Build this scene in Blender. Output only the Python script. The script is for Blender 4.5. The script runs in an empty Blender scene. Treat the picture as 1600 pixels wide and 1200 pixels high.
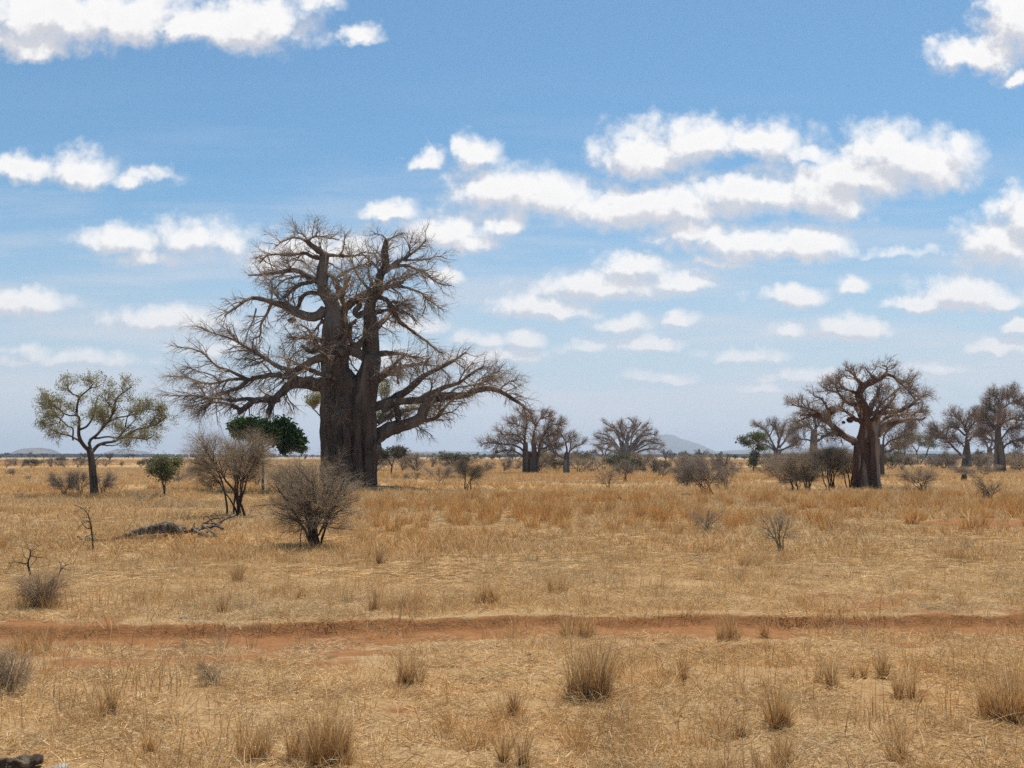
import bpy, math, random
import numpy as np
from mathutils import Vector, Matrix
R = math.radians
S = bpy.context.scene
COL = S.collection

# ------------------------------------------------------------------ camera
F = 1555.6                        # focal length in photo pixels (1600 wide)
PITCH = math.atan(113 / F)
CAMH = 2.5
cam = bpy.data.cameras.new('camera'); cam_o = bpy.data.objects.new('camera', cam); COL.objects.link(cam_o)
cam.sensor_width = 36; cam.lens = 36 * F / 1600
cam.clip_start = 0.1; cam.clip_end = 60000
cam_o.location = (0, 0, CAMH); cam_o.rotation_euler = (math.pi / 2 + PITCH, 0, 0)
S.camera = cam_o

def ray(px, py):
    a = (px - 800) / F; b = (600 - py) / F
    c, s = math.cos(PITCH), math.sin(PITCH)
    y = c - b * s; z = b * c + s
    return a / y, z / y           # x and z per metre of depth

def at(px, py, D):
    a, b = ray(px, py)
    return (a * D, D, CAMH + b * D)

def dist(px, py):                 # depth of the ground seen at a pixel
    a, b = ray(px, py)
    return CAMH / max(1e-5, -b)

# ------------------------------------------------------------------ light
SUN_EL, SUN_AZ = R(72), R(28)     # azimuth clockwise from +Y (behind the scene, to the right)
sun = bpy.data.lights.new('sun', 'SUN'); sun.energy = 5.0; sun.angle = R(0.5); sun.color = (1, .945, .85)
sun_o = bpy.data.objects.new('sun', sun); COL.objects.link(sun_o)
sd = Vector((math.sin(SUN_AZ) * math.cos(SUN_EL), math.cos(SUN_AZ) * math.cos(SUN_EL), math.sin(SUN_EL)))
sun_o.rotation_euler = sd.to_track_quat('Z', 'Y').to_euler()

S.view_settings.view_transform = 'Standard'; S.view_settings.look = 'None'
S.view_settings.gamma = 1; S.view_settings.exposure = 0.28
S.render.engine = 'CYCLES'
S.cycles.max_bounces = 4; S.cycles.diffuse_bounces = 2; S.cycles.glossy_bounces = 1
S.cycles.transmission_bounces = 2; S.cycles.volume_bounces = 0; S.cycles.use_adaptive_sampling = False; S.cycles.transparent_max_bounces = 6
S.cycles.caustics_reflective = False; S.cycles.caustics_refractive = False
S.cycles.use_denoising = False; S.cycles.denoiser = "OPENIMAGEDENOISE"; S.cycles.denoising_input_passes = "RGB_ALBEDO_NORMAL"; S.cycles.denoising_prefilter = "ACCURATE"
S.cycles.pixel_filter_type = 'BLACKMAN_HARRIS'

# ------------------------------------------------------------------ node helper
class NT:
    def __init__(s, tree): s.t = tree; s.n = tree.nodes; s.l = tree.links
    def node(s, ty, **kw):
        n = s.n.new(ty)
        for k, v in kw.items(): setattr(n, k, v)
        return n
    def put(s, sock, v):
        if v is None: return
        if isinstance(v, bpy.types.NodeSocket): s.l.new(v, sock)
        else: sock.default_value = v
    def math(s, op, a, b=None, c=None, clamp=False):
        n = s.node('ShaderNodeMath', operation=op, use_clamp=clamp)
        s.put(n.inputs[0], a); s.put(n.inputs[1], b); s.put(n.inputs[2], c)
        return n.outputs[0]
    def vm(s, op, a, b=None, c=None):
        n = s.node('ShaderNodeVectorMath', operation=op)
        s.put(n.inputs[0], a)
        if op == 'SCALE': s.put(n.inputs['Scale'], b)
        else: s.put(n.inputs[1], b); s.put(n.inputs[2], c) if c is not None else None
        return n.outputs['Value'] if op in ('LENGTH', 'DOT_PRODUCT') else n.outputs[0]
    def mix(s, f, a, b, blend='MIX'):
        n = s.node('ShaderNodeMix', data_type='RGBA', blend_type=blend)
        s.put(n.inputs[0], f); s.put(n.inputs[6], a); s.put(n.inputs[7], b)
        return n.outputs[2]
    def comb(s, x, y, z):
        n = s.node('ShaderNodeCombineXYZ'); s.put(n.inputs[0], x); s.put(n.inputs[1], y); s.put(n.inputs[2], z)
        return n.outputs[0]
    def sep(s, v):
        n = s.node('ShaderNodeSeparateXYZ'); s.put(n.inputs[0], v); return n.outputs
    def noise(s, v, scale, detail=4, rough=.55, dist=0.0, col=False):
        n = s.node('ShaderNodeTexNoise'); s.put(n.inputs['Vector'], v)
        n.inputs['Scale'].default_value = scale; n.inputs['Detail'].default_value = detail
        n.inputs['Roughness'].default_value = rough; n.inputs['Distortion'].default_value = dist
        return n.outputs['Color'] if col else n.outputs['Fac']
    def smooth(s, v, lo, hi, a=0.0, b=1.0):
        n = s.node('ShaderNodeMapRange', interpolation_type='SMOOTHSTEP')
        s.put(n.inputs[0], v); s.put(n.inputs[1], lo); s.put(n.inputs[2], hi); s.put(n.inputs[3], a); s.put(n.inputs[4], b)
        return n.outputs[0]
    def lin(s, v, lo, hi, a=0.0, b=1.0):
        n = s.node('ShaderNodeMapRange'); n.clamp = True
        s.put(n.inputs[0], v); s.put(n.inputs[1], lo); s.put(n.inputs[2], hi); s.put(n.inputs[3], a); s.put(n.inputs[4], b)
        return n.outputs[0]

def C4(c): return (c[0], c[1], c[2], 1)

# ------------------------------------------------------------------ world: clear sky with fair-weather cumulus
# clouds as directions: centre and half-size in photo pixels, last number 0 = solid .. 0.8 = thin veil
CLOUDS = [(100,20,170,58,0),(40,62,80,30,.3),(200,25,110,50,0),(380,38,112,50,0),(300,40,70,40,.1),(565,56,38,22,.35),(495,8,50,18,.55),
 (32,258,46,28,.1),(125,264,50,27,.15),(225,276,70,15,.55),(300,368,80,30,.4),(350,378,60,26,.5),(200,374,90,20,.55),(235,398,60,14,.6),
 (30,474,74,17,.2),(255,500,92,20,.2),(500,395,110,30,.25),(440,420,60,20,.5),(615,335,46,16,.35),(700,365,64,28,.15),(735,380,40,16,.4),(690,428,30,16,.4),
 (670,250,30,17,.2),(742,240,32,26,.25),(775,292,72,36,.05),(860,306,84,34,0),(960,322,110,32,0),(1060,325,120,34,0),(1010,245,90,32,.2),(1080,222,120,34,.2),
 (1190,215,76,36,.12),(1260,240,50,18,.45),(1170,300,110,34,.05),(1270,300,110,46,0),(1340,275,100,46,.0),(1400,232,80,44,.05),(1440,255,80,44,.1),(1500,230,40,26,.55),
 (1095,362,70,26,.12),(1160,378,90,28,.15),(1250,380,84,24,.15),(790,350,37,18,.12),
 (985,416,60,22,0),(945,445,100,26,.1),(1060,442,62,18,.3),(855,483,80,19,.05),(965,505,54,15,.3),(1058,500,26,13,.4),
 (1238,462,58,19,.1),(1330,447,26,15,.35),(1440,472,60,14,.3),(1512,460,90,24,.05),(1560,470,50,16,.3),
 (1560,378,68,42,.1),(1600,345,50,46,.1),(1545,75,84,36,0),(1580,30,62,50,0),(1590,122,28,18,.25),
 (1225,516,28,15,.2),(1340,514,58,15,.2),(1010,538,54,13,.15),(775,553,62,16,.05),(735,560,60,16,.2),(760,527,60,12,.5),(820,530,30,12,.4),
 (1165,555,64,11,.5),(1560,545,54,14,.45),(1592,512,22,13,.3),(1460,575,48,9,.5),(1290,590,90,12,.5),(1190,606,46,7,.5),(1040,590,60,9,.6),(640,508,60,12,.5),
 (920,540,50,10,.6),(600,560,90,16,.5),(100,560,160,14,.7),(330,545,80,12,.6),(40,545,60,8,.7),(1120,410,60,10,.7),(1400,395,120,10,.75)]
w = bpy.data.worlds.new('World'); S.world = w; w.use_nodes = True
wt = NT(w.node_tree); w.node_tree.nodes.clear()
w.cycles.sampling_method = 'MANUAL'; w.cycles.sample_map_resolution = 512
def cloud_group():
    g = bpy.data.node_groups.new('cumulus_field', 'ShaderNodeTree')
    g.interface.new_socket('P', in_out='INPUT', socket_type='NodeSocketVector')
    g.interface.new_socket('D', in_out='OUTPUT', socket_type='NodeSocketFloat')
    t = NT(g); gi = t.node('NodeGroupInput'); go = t.node('NodeGroupOutput')
    cur = None
    for (cx, cy, rx, ry, soft) in CLOUDS:
        u, v = ray(cx, cy); a = rx * 1.03 / F; b = (ry * 1.14 + 2) / F
        m = t.node('ShaderNodeVectorMath', operation='MULTIPLY_ADD')
        t.put(m.inputs[0], gi.outputs[0]); m.inputs[1].default_value = (1 / a, 1 / b, 0); m.inputs[2].default_value = (-u / a, -v / b + .12, soft)
        L = t.vm('LENGTH', t.vm('MAXIMUM', m.outputs[0], t.vm('MULTIPLY', m.outputs[0], (-1, -1.5, 1))))
        if cur is None: cur = L
        else:
            n = t.node('ShaderNodeMath', operation='SMOOTH_MIN'); t.put(n.inputs[0], cur); t.put(n.inputs[1], L); n.inputs[2].default_value = .25; cur = n.outputs[0]
    t.put(go.inputs[0], cur)
    return g
CG = cloud_group()
tc = wt.node('ShaderNodeTexCoord')
X, Y, Z = wt.sep(tc.outputs['Generated'])[:3]
ya = wt.math('MAXIMUM', wt.math('ABSOLUTE', Y), .05)
U = wt.math('DIVIDE', X, ya); V = wt.math('MAXIMUM', wt.math('DIVIDE', Z, ya), -.02)
vv = wt.math('ADD', V, .12)
QS = 4.0
def field(qv, uvv, amp):
    wc = wt.noise(qv, 6.5, 9, .60, 0.0, True)
    wv = wt.vm('SUBTRACT', wc, (.5, .5, .5))
    wv = wt.vm('SCALE', wv, amp)
    g = wt.node('ShaderNodeGroup'); g.node_tree = CG
    wt.put(g.inputs[0], wt.vm('ADD', uvv, wv))
    f = wt.noise(qv, 13.0, 8, .62)
    f2 = wt.noise(qv, 2.6, 3, .5)
    vo = wt.node('ShaderNodeTexVoronoi', feature='F1', normalize=True); wt.put(vo.inputs['Vector'], wt.vm('ADD', qv, wt.vm('SCALE', wv, 1.2)))
    vo.inputs['Scale'].default_value = 9.0; vo.inputs['Detail'].default_value = 2.0; vo.inputs['Roughness'].default_value = .5; vo.inputs['Lacunarity'].default_value = 2.2
    d = wt.math('SUBTRACT', 1.06, g.outputs[0])
    d = wt.math('MULTIPLY_ADD', wt.math('SUBTRACT', .36, vo.outputs['Distance']), 1.5, d)
    d = wt.math('MULTIPLY_ADD', wt.math('SUBTRACT', f, .5), .8, d)
    return wt.math('MULTIPLY_ADD', wt.math('SUBTRACT', f2, .5), .7, d)
amp = wt.math('MULTIPLY', vv, .12)
uv = wt.comb(U, V, 0.0)
q = wt.vm('SCALE', uv, QS)
d0 = field(q, uv, amp)
off = wt.math('MULTIPLY', vv, .05)
uv2 = wt.comb(wt.math('MULTIPLY_ADD', off, .35, U), wt.math('ADD', V, off), 0.0)
q2 = wt.vm('SCALE', uv2, QS)
d1 = field(q2, uv2, amp)
dens = wt.smooth(d0, -.30, .70)
relief = wt.math('SUBTRACT', d0, d1)
lit = wt.smooth(relief, -.30, .42)
core = wt.smooth(d0, .2, 1.3)
# streaks of thin cloud low in the sky
st = wt.noise(wt.comb(wt.math('MULTIPLY', U, 2.2), wt.math('MULTIPLY', V, 17.0), 3.0), 1.6, 6, .6)
streak = wt.math('MULTIPLY', wt.smooth(st, .40, .68), wt.smooth(V, .42, .03, 0.0, .75))
sky = wt.node('ShaderNodeTexSky', sky_type='NISHITA'); sky.sun_disc = False
sky.sun_elevation = SUN_EL; sky.sun_rotation = SUN_AZ; sky.altitude = 1000; sky.air_density = 1.15; sky.dust_density = 1.6; sky.ozone_density = 2.2
SKYK = .105
skc = wt.vm('SCALE', sky.outputs[0], SKYK)
skc = wt.vm('MULTIPLY', skc, (.595, .88, .95))
c_lit = (.86, .84, .815); c_base = (.55, .553, .585)
cc = wt.mix(lit, C4(c_base), C4(c_lit))
cc = wt.mix(wt.math('MULTIPLY', core, .15), cc, C4((.52, .525, .57)))
cc = wt.mix(wt.smooth(V, .24, .0, 0.0, .6), cc, C4((.50, .54, .62)))
skc = wt.mix(wt.smooth(V, .30, -.01, 0.0, .95), skc, C4((.50, .555, .635)))
res = wt.mix(streak, skc, C4((.56, .585, .64)))
res = wt.mix(wt.math('MULTIPLY', dens, .96), res, cc)
bg = wt.node('ShaderNodeBackground'); wt.put(bg.inputs[0], res); bg.inputs[1].default_value = 1.0
wo = wt.node('ShaderNodeOutputWorld'); wt.l.new(bg.outputs[0], wo.inputs[0])

# ------------------------------------------------------------------ mesh + object helpers
def tag(o, label=None, cat=None, group=None, kind=None):
    if label: o['label'] = label
    if cat: o['category'] = cat
    if group: o['group'] = group
    if kind: o['kind'] = kind
    return o
def empty(name, loc, label=None, cat=None, group=None):
    o = bpy.data.objects.new(name, None); COL.objects.link(o); o.location = loc; o.empty_display_size = .5
    return tag(o, label, cat, group)
def raw_mesh(name, V, faces_list, smooth=True, col=None):
    """V (n,3); faces_list: list of int arrays (m,k)"""
    me = bpy.data.meshes.new(name)
    V = np.ascontiguousarray(V, dtype=np.float32)
    me.vertices.add(len(V)); me.vertices.foreach_set('co', V.ravel())
    faces_list = [f for f in faces_list if len(f)]
    tot = sum(f.size for f in faces_list); nf = sum(len(f) for f in faces_list)
    me.loops.add(tot); me.polygons.add(nf)
    li = np.concatenate([f.ravel() for f in faces_list]).astype(np.int32)
    ls = np.concatenate([np.full(len(f), f.shape[1]) for f in faces_list])
    st = np.concatenate([[0], np.cumsum(ls)[:-1]]).astype(np.int32)
    me.loops.foreach_set('vertex_index', li); me.polygons.foreach_set('loop_start', st)
    me.polygons.foreach_set('use_smooth', np.full(nf, smooth))
    if col is not None:
        a = me.attributes.new('col', 'FLOAT_COLOR', 'POINT')
        c = np.ones((len(V), 4), np.float32); c[:, :3] = col; a.data.foreach_set('color', c.ravel())
    me.update(calc_edges=True)
    return me
def link(name, me, mat=None, parent=None, loc=None):
    o = bpy.data.objects.new(name, me); COL.objects.link(o)
    if mat: me.materials.append(mat)
    if parent: o.parent = parent
    if loc is not None: o.location = loc
    return o

class Geo:
    """collects vertices and faces, kept relative to an origin"""
    def __init__(s): s.V = []; s.Fq = []; s.Ft = []; s.n = 0; s.C = []
    def add(s, V, quads=None, tris=None, col=None):
        V = np.asarray(V, float).reshape(-1, 3)
        if quads is not None and len(quads): s.Fq.append(np.asarray(quads).reshape(-1, 4) + s.n)
        if tris is not None and len(tris): s.Ft.append(np.asarray(tris).reshape(-1, 3) + s.n)
        s.V.append(V); s.n += len(V)
        if col is not None: s.C.append(np.broadcast_to(np.asarray(col, float), V.shape))
    def tubes(s, P, Rr, sides=4, cap=False, lobes=None, rng=None):
        """P (N,K,3), Rr (N,K)"""
        N, K, _ = P.shape
        T = np.gradient(P, axis=1); T /= np.linalg.norm(T, axis=2, keepdims=True) + 1e-9
        m = T.mean(1); ref = np.where(np.abs(m[:, 2:3]) > .8 * np.linalg.norm(m, axis=1, keepdims=True), np.array([[1., .13, 0]]), np.array([[0, 0.07, 1.]]))
        ref = np.repeat(ref[:, None, :], K, 1)
        A = np.cross(T, ref); A /= np.linalg.norm(A, axis=2, keepdims=True) + 1e-9
        B = np.cross(T, A)
        th = np.arange(sides) / sides * 2 * math.pi
        rr = np.repeat(Rr[:, :, None], sides, 2)
        if lobes is not None:
            k, a, ph = lobes
            rr = rr * (1 + a * np.cos(k * th + ph) + a * .6 * np.cos((k * 2 + 1) * th + ph * 2.3))[None, None, :]
        Vv = P[:, :, None, :] + rr[..., None] * (np.cos(th)[None, None, :, None] * A[:, :, None, :] + np.sin(th)[None, None, :, None] * B[:, :, None, :])
        i = np.arange(N)[:, None, None] * K * sides + np.arange(K - 1)[None, :, None] * sides
        j = np.arange(sides)[None, None, :]; j2 = (j + 1) % sides
        q = np.stack([i + j, i + j2, i + sides + j2, i + sides + j], -1).reshape(-1, 4)
        s.add(Vv.reshape(-1, 3), quads=q)
        if cap:
            base = s.n - N * K * sides
            for n in range(N):
                for kk, flip in ((0, True), (K - 1, False)):
                    c = P[n, kk]; ring = base + n * K * sides + kk * sides + np.arange(sides)
                    s.V.append(c[None]); ci = s.n; s.n += 1
                    r2 = np.roll(ring, -1)
                    t = np.stack([ring, r2, np.full(sides, ci)], 1) if not flip else np.stack([r2, ring, np.full(sides, ci)], 1)
                    s.Ft.append(t)
    def build(s, name, mat, parent=None, origin=(0, 0, 0), smooth=True, loc=None):
        V = np.concatenate(s.V) - np.array(origin, float)
        c = np.concatenate(s.C) if s.C else None
        return link(name, raw_mesh(name, V, s.Fq + s.Ft, smooth, c), mat, parent, loc)

def resample(pts, K, rng=None, wob=0.0):
    """Catmull-Rom through pts (n,d), then K points even in arc length (first three columns)"""
    pts = np.asarray(pts, float)
    e = np.vstack([2 * pts[0] - pts[1], pts, 2 * pts[-1] - pts[-2]])
    out = []
    for i in range(1, len(e) - 2):
        t = np.linspace(0, 1, 12, endpoint=False)[:, None]
        a, b, c, d = e[i - 1], e[i], e[i + 1], e[i + 2]
        out.append(.5 * (2 * b + (c - a) * t + (2 * a - 5 * b + 4 * c - d) * t ** 2 + (3 * b - a - 3 * c + d) * t ** 3))
    out.append(pts[-1:]); o = np.vstack(out)
    s = np.concatenate([[0], np.cumsum(np.linalg.norm(np.diff(o[:, :3], axis=0), axis=1))])
    q = np.linspace(0, s[-1], K)
    r = np.stack([np.interp(q, s, o[:, k]) for k in range(o.shape[1])], 1)
    if rng is not None and wob:
        n = rng.normal(size=(K, 3)); n = (n + np.roll(n, 1, 0) + np.roll(n, -1, 0)) / 3; n[0] = 0
        r[:, :3] += n * wob
    return r

def grow(P, Rr, n, rng, length, angle=(35, 70), t=(.15, 1), up=0.0, grav=0.0, wob=.25, K=5, rad=.5, rmax=1, rtip=.35, centre=None, out=0.0, lenfall=.4):
    """n side shoots on the branches P (N,K0,3); longer branches carry more"""
    seg = np.linalg.norm(np.diff(P, axis=1), axis=2).sum(1)
    pi = rng.choice(len(P), n, p=seg / seg.sum())
    tt = t[0] + (t[1] - t[0]) * rng.random(n) ** .85
    k = tt * (P.shape[1] - 1); k0 = np.minimum(k.astype(int), P.shape[1] - 2); fr = (k - k0)[:, None]
    p0 = P[pi, k0] * (1 - fr) + P[pi, k0 + 1] * fr
    r0 = Rr[pi, k0] * (1 - fr[:, 0]) + Rr[pi, k0 + 1] * fr[:, 0]
    T = P[pi, k0 + 1] - P[pi, k0]; T /= np.linalg.norm(T, axis=1, keepdims=True) + 1e-9
    rv = rng.normal(size=(n, 3)); rv -= (rv * T).sum(1, keepdims=True) * T; rv /= np.linalg.norm(rv, axis=1, keepdims=True) + 1e-9
    a = np.radians(rng.uniform(angle[0], angle[1], n))[:, None]
    d = T * np.cos(a) + rv * np.sin(a)
    d[:, 2] += up
    if centre is not None:
        o = p0 - np.asarray(centre); o /= np.linalg.norm(o, axis=1, keepdims=True) + 1e-9; d += o * out
    d /= np.linalg.norm(d, axis=1, keepdims=True)
    L = rng.uniform(length[0], length[1], n) * (1 - lenfall * tt)
    Q = np.zeros((n, K, 3)); Q[:, 0] = p0
    for i in range(1, K):
        d = d + rng.normal(size=(n, 3)) * wob; d[:, 2] += grav
        d /= np.linalg.norm(d, axis=1, keepdims=True)
        Q[:, i] = Q[:, i - 1] + d * (L / (K - 1))[:, None]
    rb = np.minimum(np.minimum(r0 * rad, rmax), np.maximum(L * .035, .004))
    RR = rb[:, None] * np.linspace(1, rtip, K)[None]
    return Q, RR

def leaves(geo, P, rng, n, size=(.04, .09), spread=.25, cols=None, droop=0, tuft=1):
    """n small leaf quads around random points of P"""
    q = P.reshape(-1, 3); c = q[rng.integers(0, len(q), n)] + rng.normal(size=(n, 3)) * spread
    a = rng.normal(size=(n, 3)); a /= np.linalg.norm(a, axis=1, keepdims=True)
    b = np.cross(a, rng.normal(size=(n, 3))); b /= np.linalg.norm(b, axis=1, keepdims=True)
    s = rng.uniform(size[0], size[1], n)[:, None]
    V = np.stack([c - a * s, c + b * s * .45, c + a * s, c - b * s * .45], 1)
    col = np.asarray(cols)[rng.integers(0, len(cols), n)] * rng.uniform(.75, 1.25, (n, 1))
    geo.add(V.reshape(-1, 3), quads=np.arange(n * 4).reshape(-1, 4), col=np.repeat(col, 4, 0))

# ------------------------------------------------------------------ materials
def new_mat(name):
    m = bpy.data.materials.new(name); m.use_nodes = True; t = NT(m.node_tree); t.n.clear()
    p = t.node('ShaderNodeBsdfPrincipled'); o = t.node('ShaderNodeOutputMaterial'); t.l.new(p.outputs[0], o.inputs[0])
    p.inputs['Roughness'].default_value = .9; p.inputs['Specular IOR Level'].default_value = .15
    return m, t, p, o
def bark(name, dark, mid, pale, scale=1.0, pale_amt=.5, bump=.5, stretch=.22):
    m, t, p, o = new_mat(name)
    g = t.node('ShaderNodeNewGeometry').outputs['Position']
    sv = t.vm('MULTIPLY', g, (1, 1, stretch))
    a = t.noise(sv, 3.0 * scale, 6, .65); b = t.noise(sv, .9 * scale, 3, .5); c = t.noise(g, 22 * scale, 4, .6)
    col = t.mix(t.smooth(a, .3, .62), C4(dark), C4(mid))
    col = t.mix(t.math('MULTIPLY', t.smooth(b, .47, .62), pale_amt), col, C4(pale))
    col = t.mix(t.lin(c, .3, .7, .35, 0), col, C4(tuple(x * .5 for x in mid)))
    t.put(p.inputs['Base Color'], col)
    bp = t.node('ShaderNodeBump'); bp.inputs['Strength'].default_value = bump; bp.inputs['Distance'].default_value = .12
    t.put(bp.inputs['Height'], t.math('ADD', a, t.math('MULTIPLY', c, .3))); t.l.new(bp.outputs[0], p.inputs['Normal'])
    return m
def twig(name, ca, cb):
    m, t, p, o = new_mat(name)
    g = t.node('ShaderNodeNewGeometry').outputs['Position']
    t.put(p.inputs['Base Color'], t.mix(t.smooth(t.noise(g, 1.3, 3), .35, .65), C4(ca), C4(cb)))
    return m
def colmat(name, transl=.35, var=.25, tint=None):
    """colour read from the blades' or leaves' own colour attribute"""
    m, t, p, o = new_mat(name)
    a = t.node('ShaderNodeAttribute', attribute_name='col').outputs['Color']
    g = t.node('ShaderNodeNewGeometry').outputs['Position']
    f = t.lin(t.noise(g, 1.7, 3), .3, .7, 1 - var, 1 + var)
    col = t.vm('SCALE', a, f)
    if tint is not None:
        ia = t.node('ShaderNodeAttribute', attribute_name='tint', attribute_type='INSTANCER').outputs['Fac']
        ig = t.node('ShaderNodeAttribute', attribute_name='grey', attribute_type='INSTANCER').outputs['Fac']
        col = t.mix(ia, col, t.vm('MULTIPLY', col, tint))
        col = t.mix(ig, col, t.vm('MULTIPLY', col, (.85, .90, .98)))
    t.put(p.inputs['Base Color'], col)
    tr = t.node('ShaderNodeBsdfTranslucent'); t.put(tr.inputs[0], col)
    mx = t.node('ShaderNodeMixShader'); mx.inputs[0].default_value = transl
    t.l.new(p.outputs[0], mx.inputs[1]); t.l.new(tr.outputs[0], mx.inputs[2]); t.l.new(mx.outputs[0], o.inputs[0])
    return m
M = {}
M['baobab'] = bark('grey_brown_bark', (.050, .033, .024), (.135, .096, .071), (.31, .255, .205), .8, .5, .9)
M['redbark'] = bark('reddish_bark', (.060, .030, .020), (.165, .088, .058), (.45, .35, .26), 1.3, .85, .9, .09)
M['farbark'] = bark('far_baobab_bark', (.085, .066, .056), (.16, .125, .105), (.32, .28, .24), .6, .6, .5, .15)
M['twig_baobab'] = twig('baobab_twigs', (.20, .148, .108), (.34, .26, .19))
M['twig_red'] = twig('reddish_twigs', (.20, .140, .105), (.33, .245, .185))
M['twig_brown'] = twig('thorny_brown_twigs', (.23, .135, .07), (.36, .22, .12))
M['twig_grey'] = twig('grey_twigs', (.25, .19, .125), (.38, .295, .20))
M['twig_greyd'] = twig('ashy_twigs', (.21, .165, .128), (.32, .26, .205))
M['stem_dark'] = bark('dark_stem_bark', (.035, .022, .018), (.085, .055, .042), (.16, .12, .10), 4, .4, .3)
M['acacia_bark'] = bark('acacia_bark', (.045, .033, .027), (.115, .085, .068), (.25, .20, .16), 3, .5, .5)
M['leaf'] = colmat('leaf', .35, .25)
M['grassblade'] = colmat('dry_blade', .38, .18, (1.0, .86, .68))
M['grasstuft'] = colmat('dry_tuft_blade', .45, .15)
M['deadwood'] = bark('weathered_dead_wood', (.045, .03, .022), (.17, .125, .09), (.44, .36, .28), 5, .6, .8, .6)
M['nest'] = bark('nest_twigs', (.18, .10, .065), (.34, .20, .13), (.40, .27, .19), 8, .4, .9, 1)
M['stone'] = bark('stone', (.25, .2, .16), (.42, .36, .30), (.6, .56, .5), 6, .6, .5, 1)
M['dung'] = bark('dark_clod', (.03, .02, .015), (.07, .045, .03), (.1, .07, .05), 8, .4, .5, 1)

# ------------------------------------------------------------------ ground
def sn(x, y, s, ph=0):
    """cheap smooth pseudo-noise, about -1..1"""
    return (np.sin(x * s + 1.7 * np.sin(y * s * .73 + ph) + ph) + np.sin(y * s * 1.13 + 1.3 * np.sin(x * s * .91 - ph * 1.7) + 2.1 * ph)
            + .6 * np.sin((x + y) * s * 1.9 + ph * 3) * np.sin((x - y) * s * 1.63 - ph)) / 2.6
def road_edge(x): return 15.72 + .088 * x + .10 * np.sin(x * .55 + .6) + .035 * np.sin(x * 2.9)
D_MAIN = dist(560, 767)
MOUNDS = [(at(572, 767, D_MAIN)[0], D_MAIN - .5, 5.2, 3.4, .42), (16.0, 34.8, 2.9, 1.6, .30), (17.5, 35.2, 4, 1.5, .12)]
def smst(a, b, v):
    t = np.clip((v - a) / (b - a), 0, 1); return t * t * (3 - 2 * t)
def terrain(x, y):
    x = np.asarray(x, float); y = np.asarray(y, float)
    fade = 1 - smst(60, 160, y)
    z = .05 * sn(x, y, .55, .3) * fade + .022 * sn(x, y, 2.1, 1.1) * (1 - smst(18, 50, y)) + .012 * sn(x, y, 6.3, 2.2) * (1 - smst(14, 30, y))
    s = road_edge(x) - y
    cut = (.20 + .04 * sn(x, 0 * x, .8, 2)) * smst(-.02, .17 + .10 * sn(x, 0 * x, 1.1, 5), s + .03 * sn(x, y, 9, 1)) * (1 - smst(1.1, 3.4, s))
    z = z - cut - .05 * smst(2.8, 3.1, s) * (1 - smst(3.4, 4.4, s))
    for (mx, my, rx, ry, h) in MOUNDS:
        z = z + h * np.exp(-((x - mx) / rx) ** 2 - ((y - my) / ry) ** 2)
    return z
def soil(x, y):
    x = np.asarray(x, float); y = np.asarray(y, float)
    s = road_edge(x) - y
    n = sn(x, y, 1.3, .7); n2 = sn(x, y, 4.1, 2.7); n3 = sn(x * .45, y, 3.0, 5.1)
    v = smst(-.03, .04, s) * (1 - smst(.72, 1.15, s + .28 * n + .15 * n2)) * (1.0 - .35 * smst(.45, .9, sn(x, 0 * y, .9, 3.3)))
    v = np.maximum(v, .85 * smst(1.2, 1.6, s) * (1 - smst(2.5, 3.6, s + .6 * n + .06 * x)) * smst(-.65, .1, n3 + .4 * n2))
    v = np.maximum(v, .40 * (1 - smst(.4, 1.9, np.abs(y - 28.3 - .04 * x + .5 * sn(x, y, .3, 4)))) * smst(-.4, .6, n3) * smst(-12, -4, x))
    for k, (mx, my, rx, ry, h) in enumerate(MOUNDS[:2]):
        cy = my - (.6 if k else 1.2)
        v = np.maximum(v, (.95 if k else .55) * np.exp(-(((x - mx) / (rx * .8)) ** 2 + ((y - cy) / (ry * .6)) ** 2) ** 1.5) * 1.2 * (.9 + .25 * n2))
    # bare patch at the lower left corner of the photograph
    v = np.maximum(v, .9 * (1 - smst(.45, .8, np.sqrt(((x + 2.95) / 1.1) ** 2 + ((y - 8.02) / .32) ** 2) + .12 * n2)))
    v = np.maximum(v, .6 * smst(.35, .9, sn(x, y, .42, 9.1) + .35 * n2)); v = np.maximum(v, .55 * smst(.5, .95, sn(x, y, 2.3, 6.1) + .3 * n2))
    return np.clip(v, 0, 1)

def ground_mesh():
    ys = [-60, -40, -25, -12, -4, 0, 3, 5]
    y = 5.6
    while y < 16000:
        ys.append(y); y += .07 if y < 20 else max(.07, (y - 20) * .02 + .07) if y < 400 else y * .06
    ys.append(16000); ys = np.array(ys)
    NX = 440
    u = np.linspace(-1, 1, NX); hw = 9 + .72 * np.maximum(ys, 0); hw = np.where(ys > 400, hw * 1.5, hw)
    side = np.array([-3.5, -2.2, -1.5, -1.2, -1.08])
    uu = np.concatenate([side, u, -side[::-1]])
    Xg = uu[None, :] * hw[:, None]; Yg = np.repeat(ys[:, None], len(uu), 1)
    Zg = terrain(Xg, Yg); V = np.stack([Xg, Yg, Zg], -1).reshape(-1, 3)
    n = len(uu); i = np.arange(len(ys) - 1)[:, None] * n + np.arange(n - 1)[None]
    q = np.stack([i, i + 1, i + n + 1, i + n], -1).reshape(-1, 4)
    me = raw_mesh('ground', V, [q])
    a = me.attributes.new('soil', 'FLOAT', 'POINT'); a.data.foreach_set('value', soil(Xg, Yg).ravel().astype(np.float32))
    return me
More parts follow.
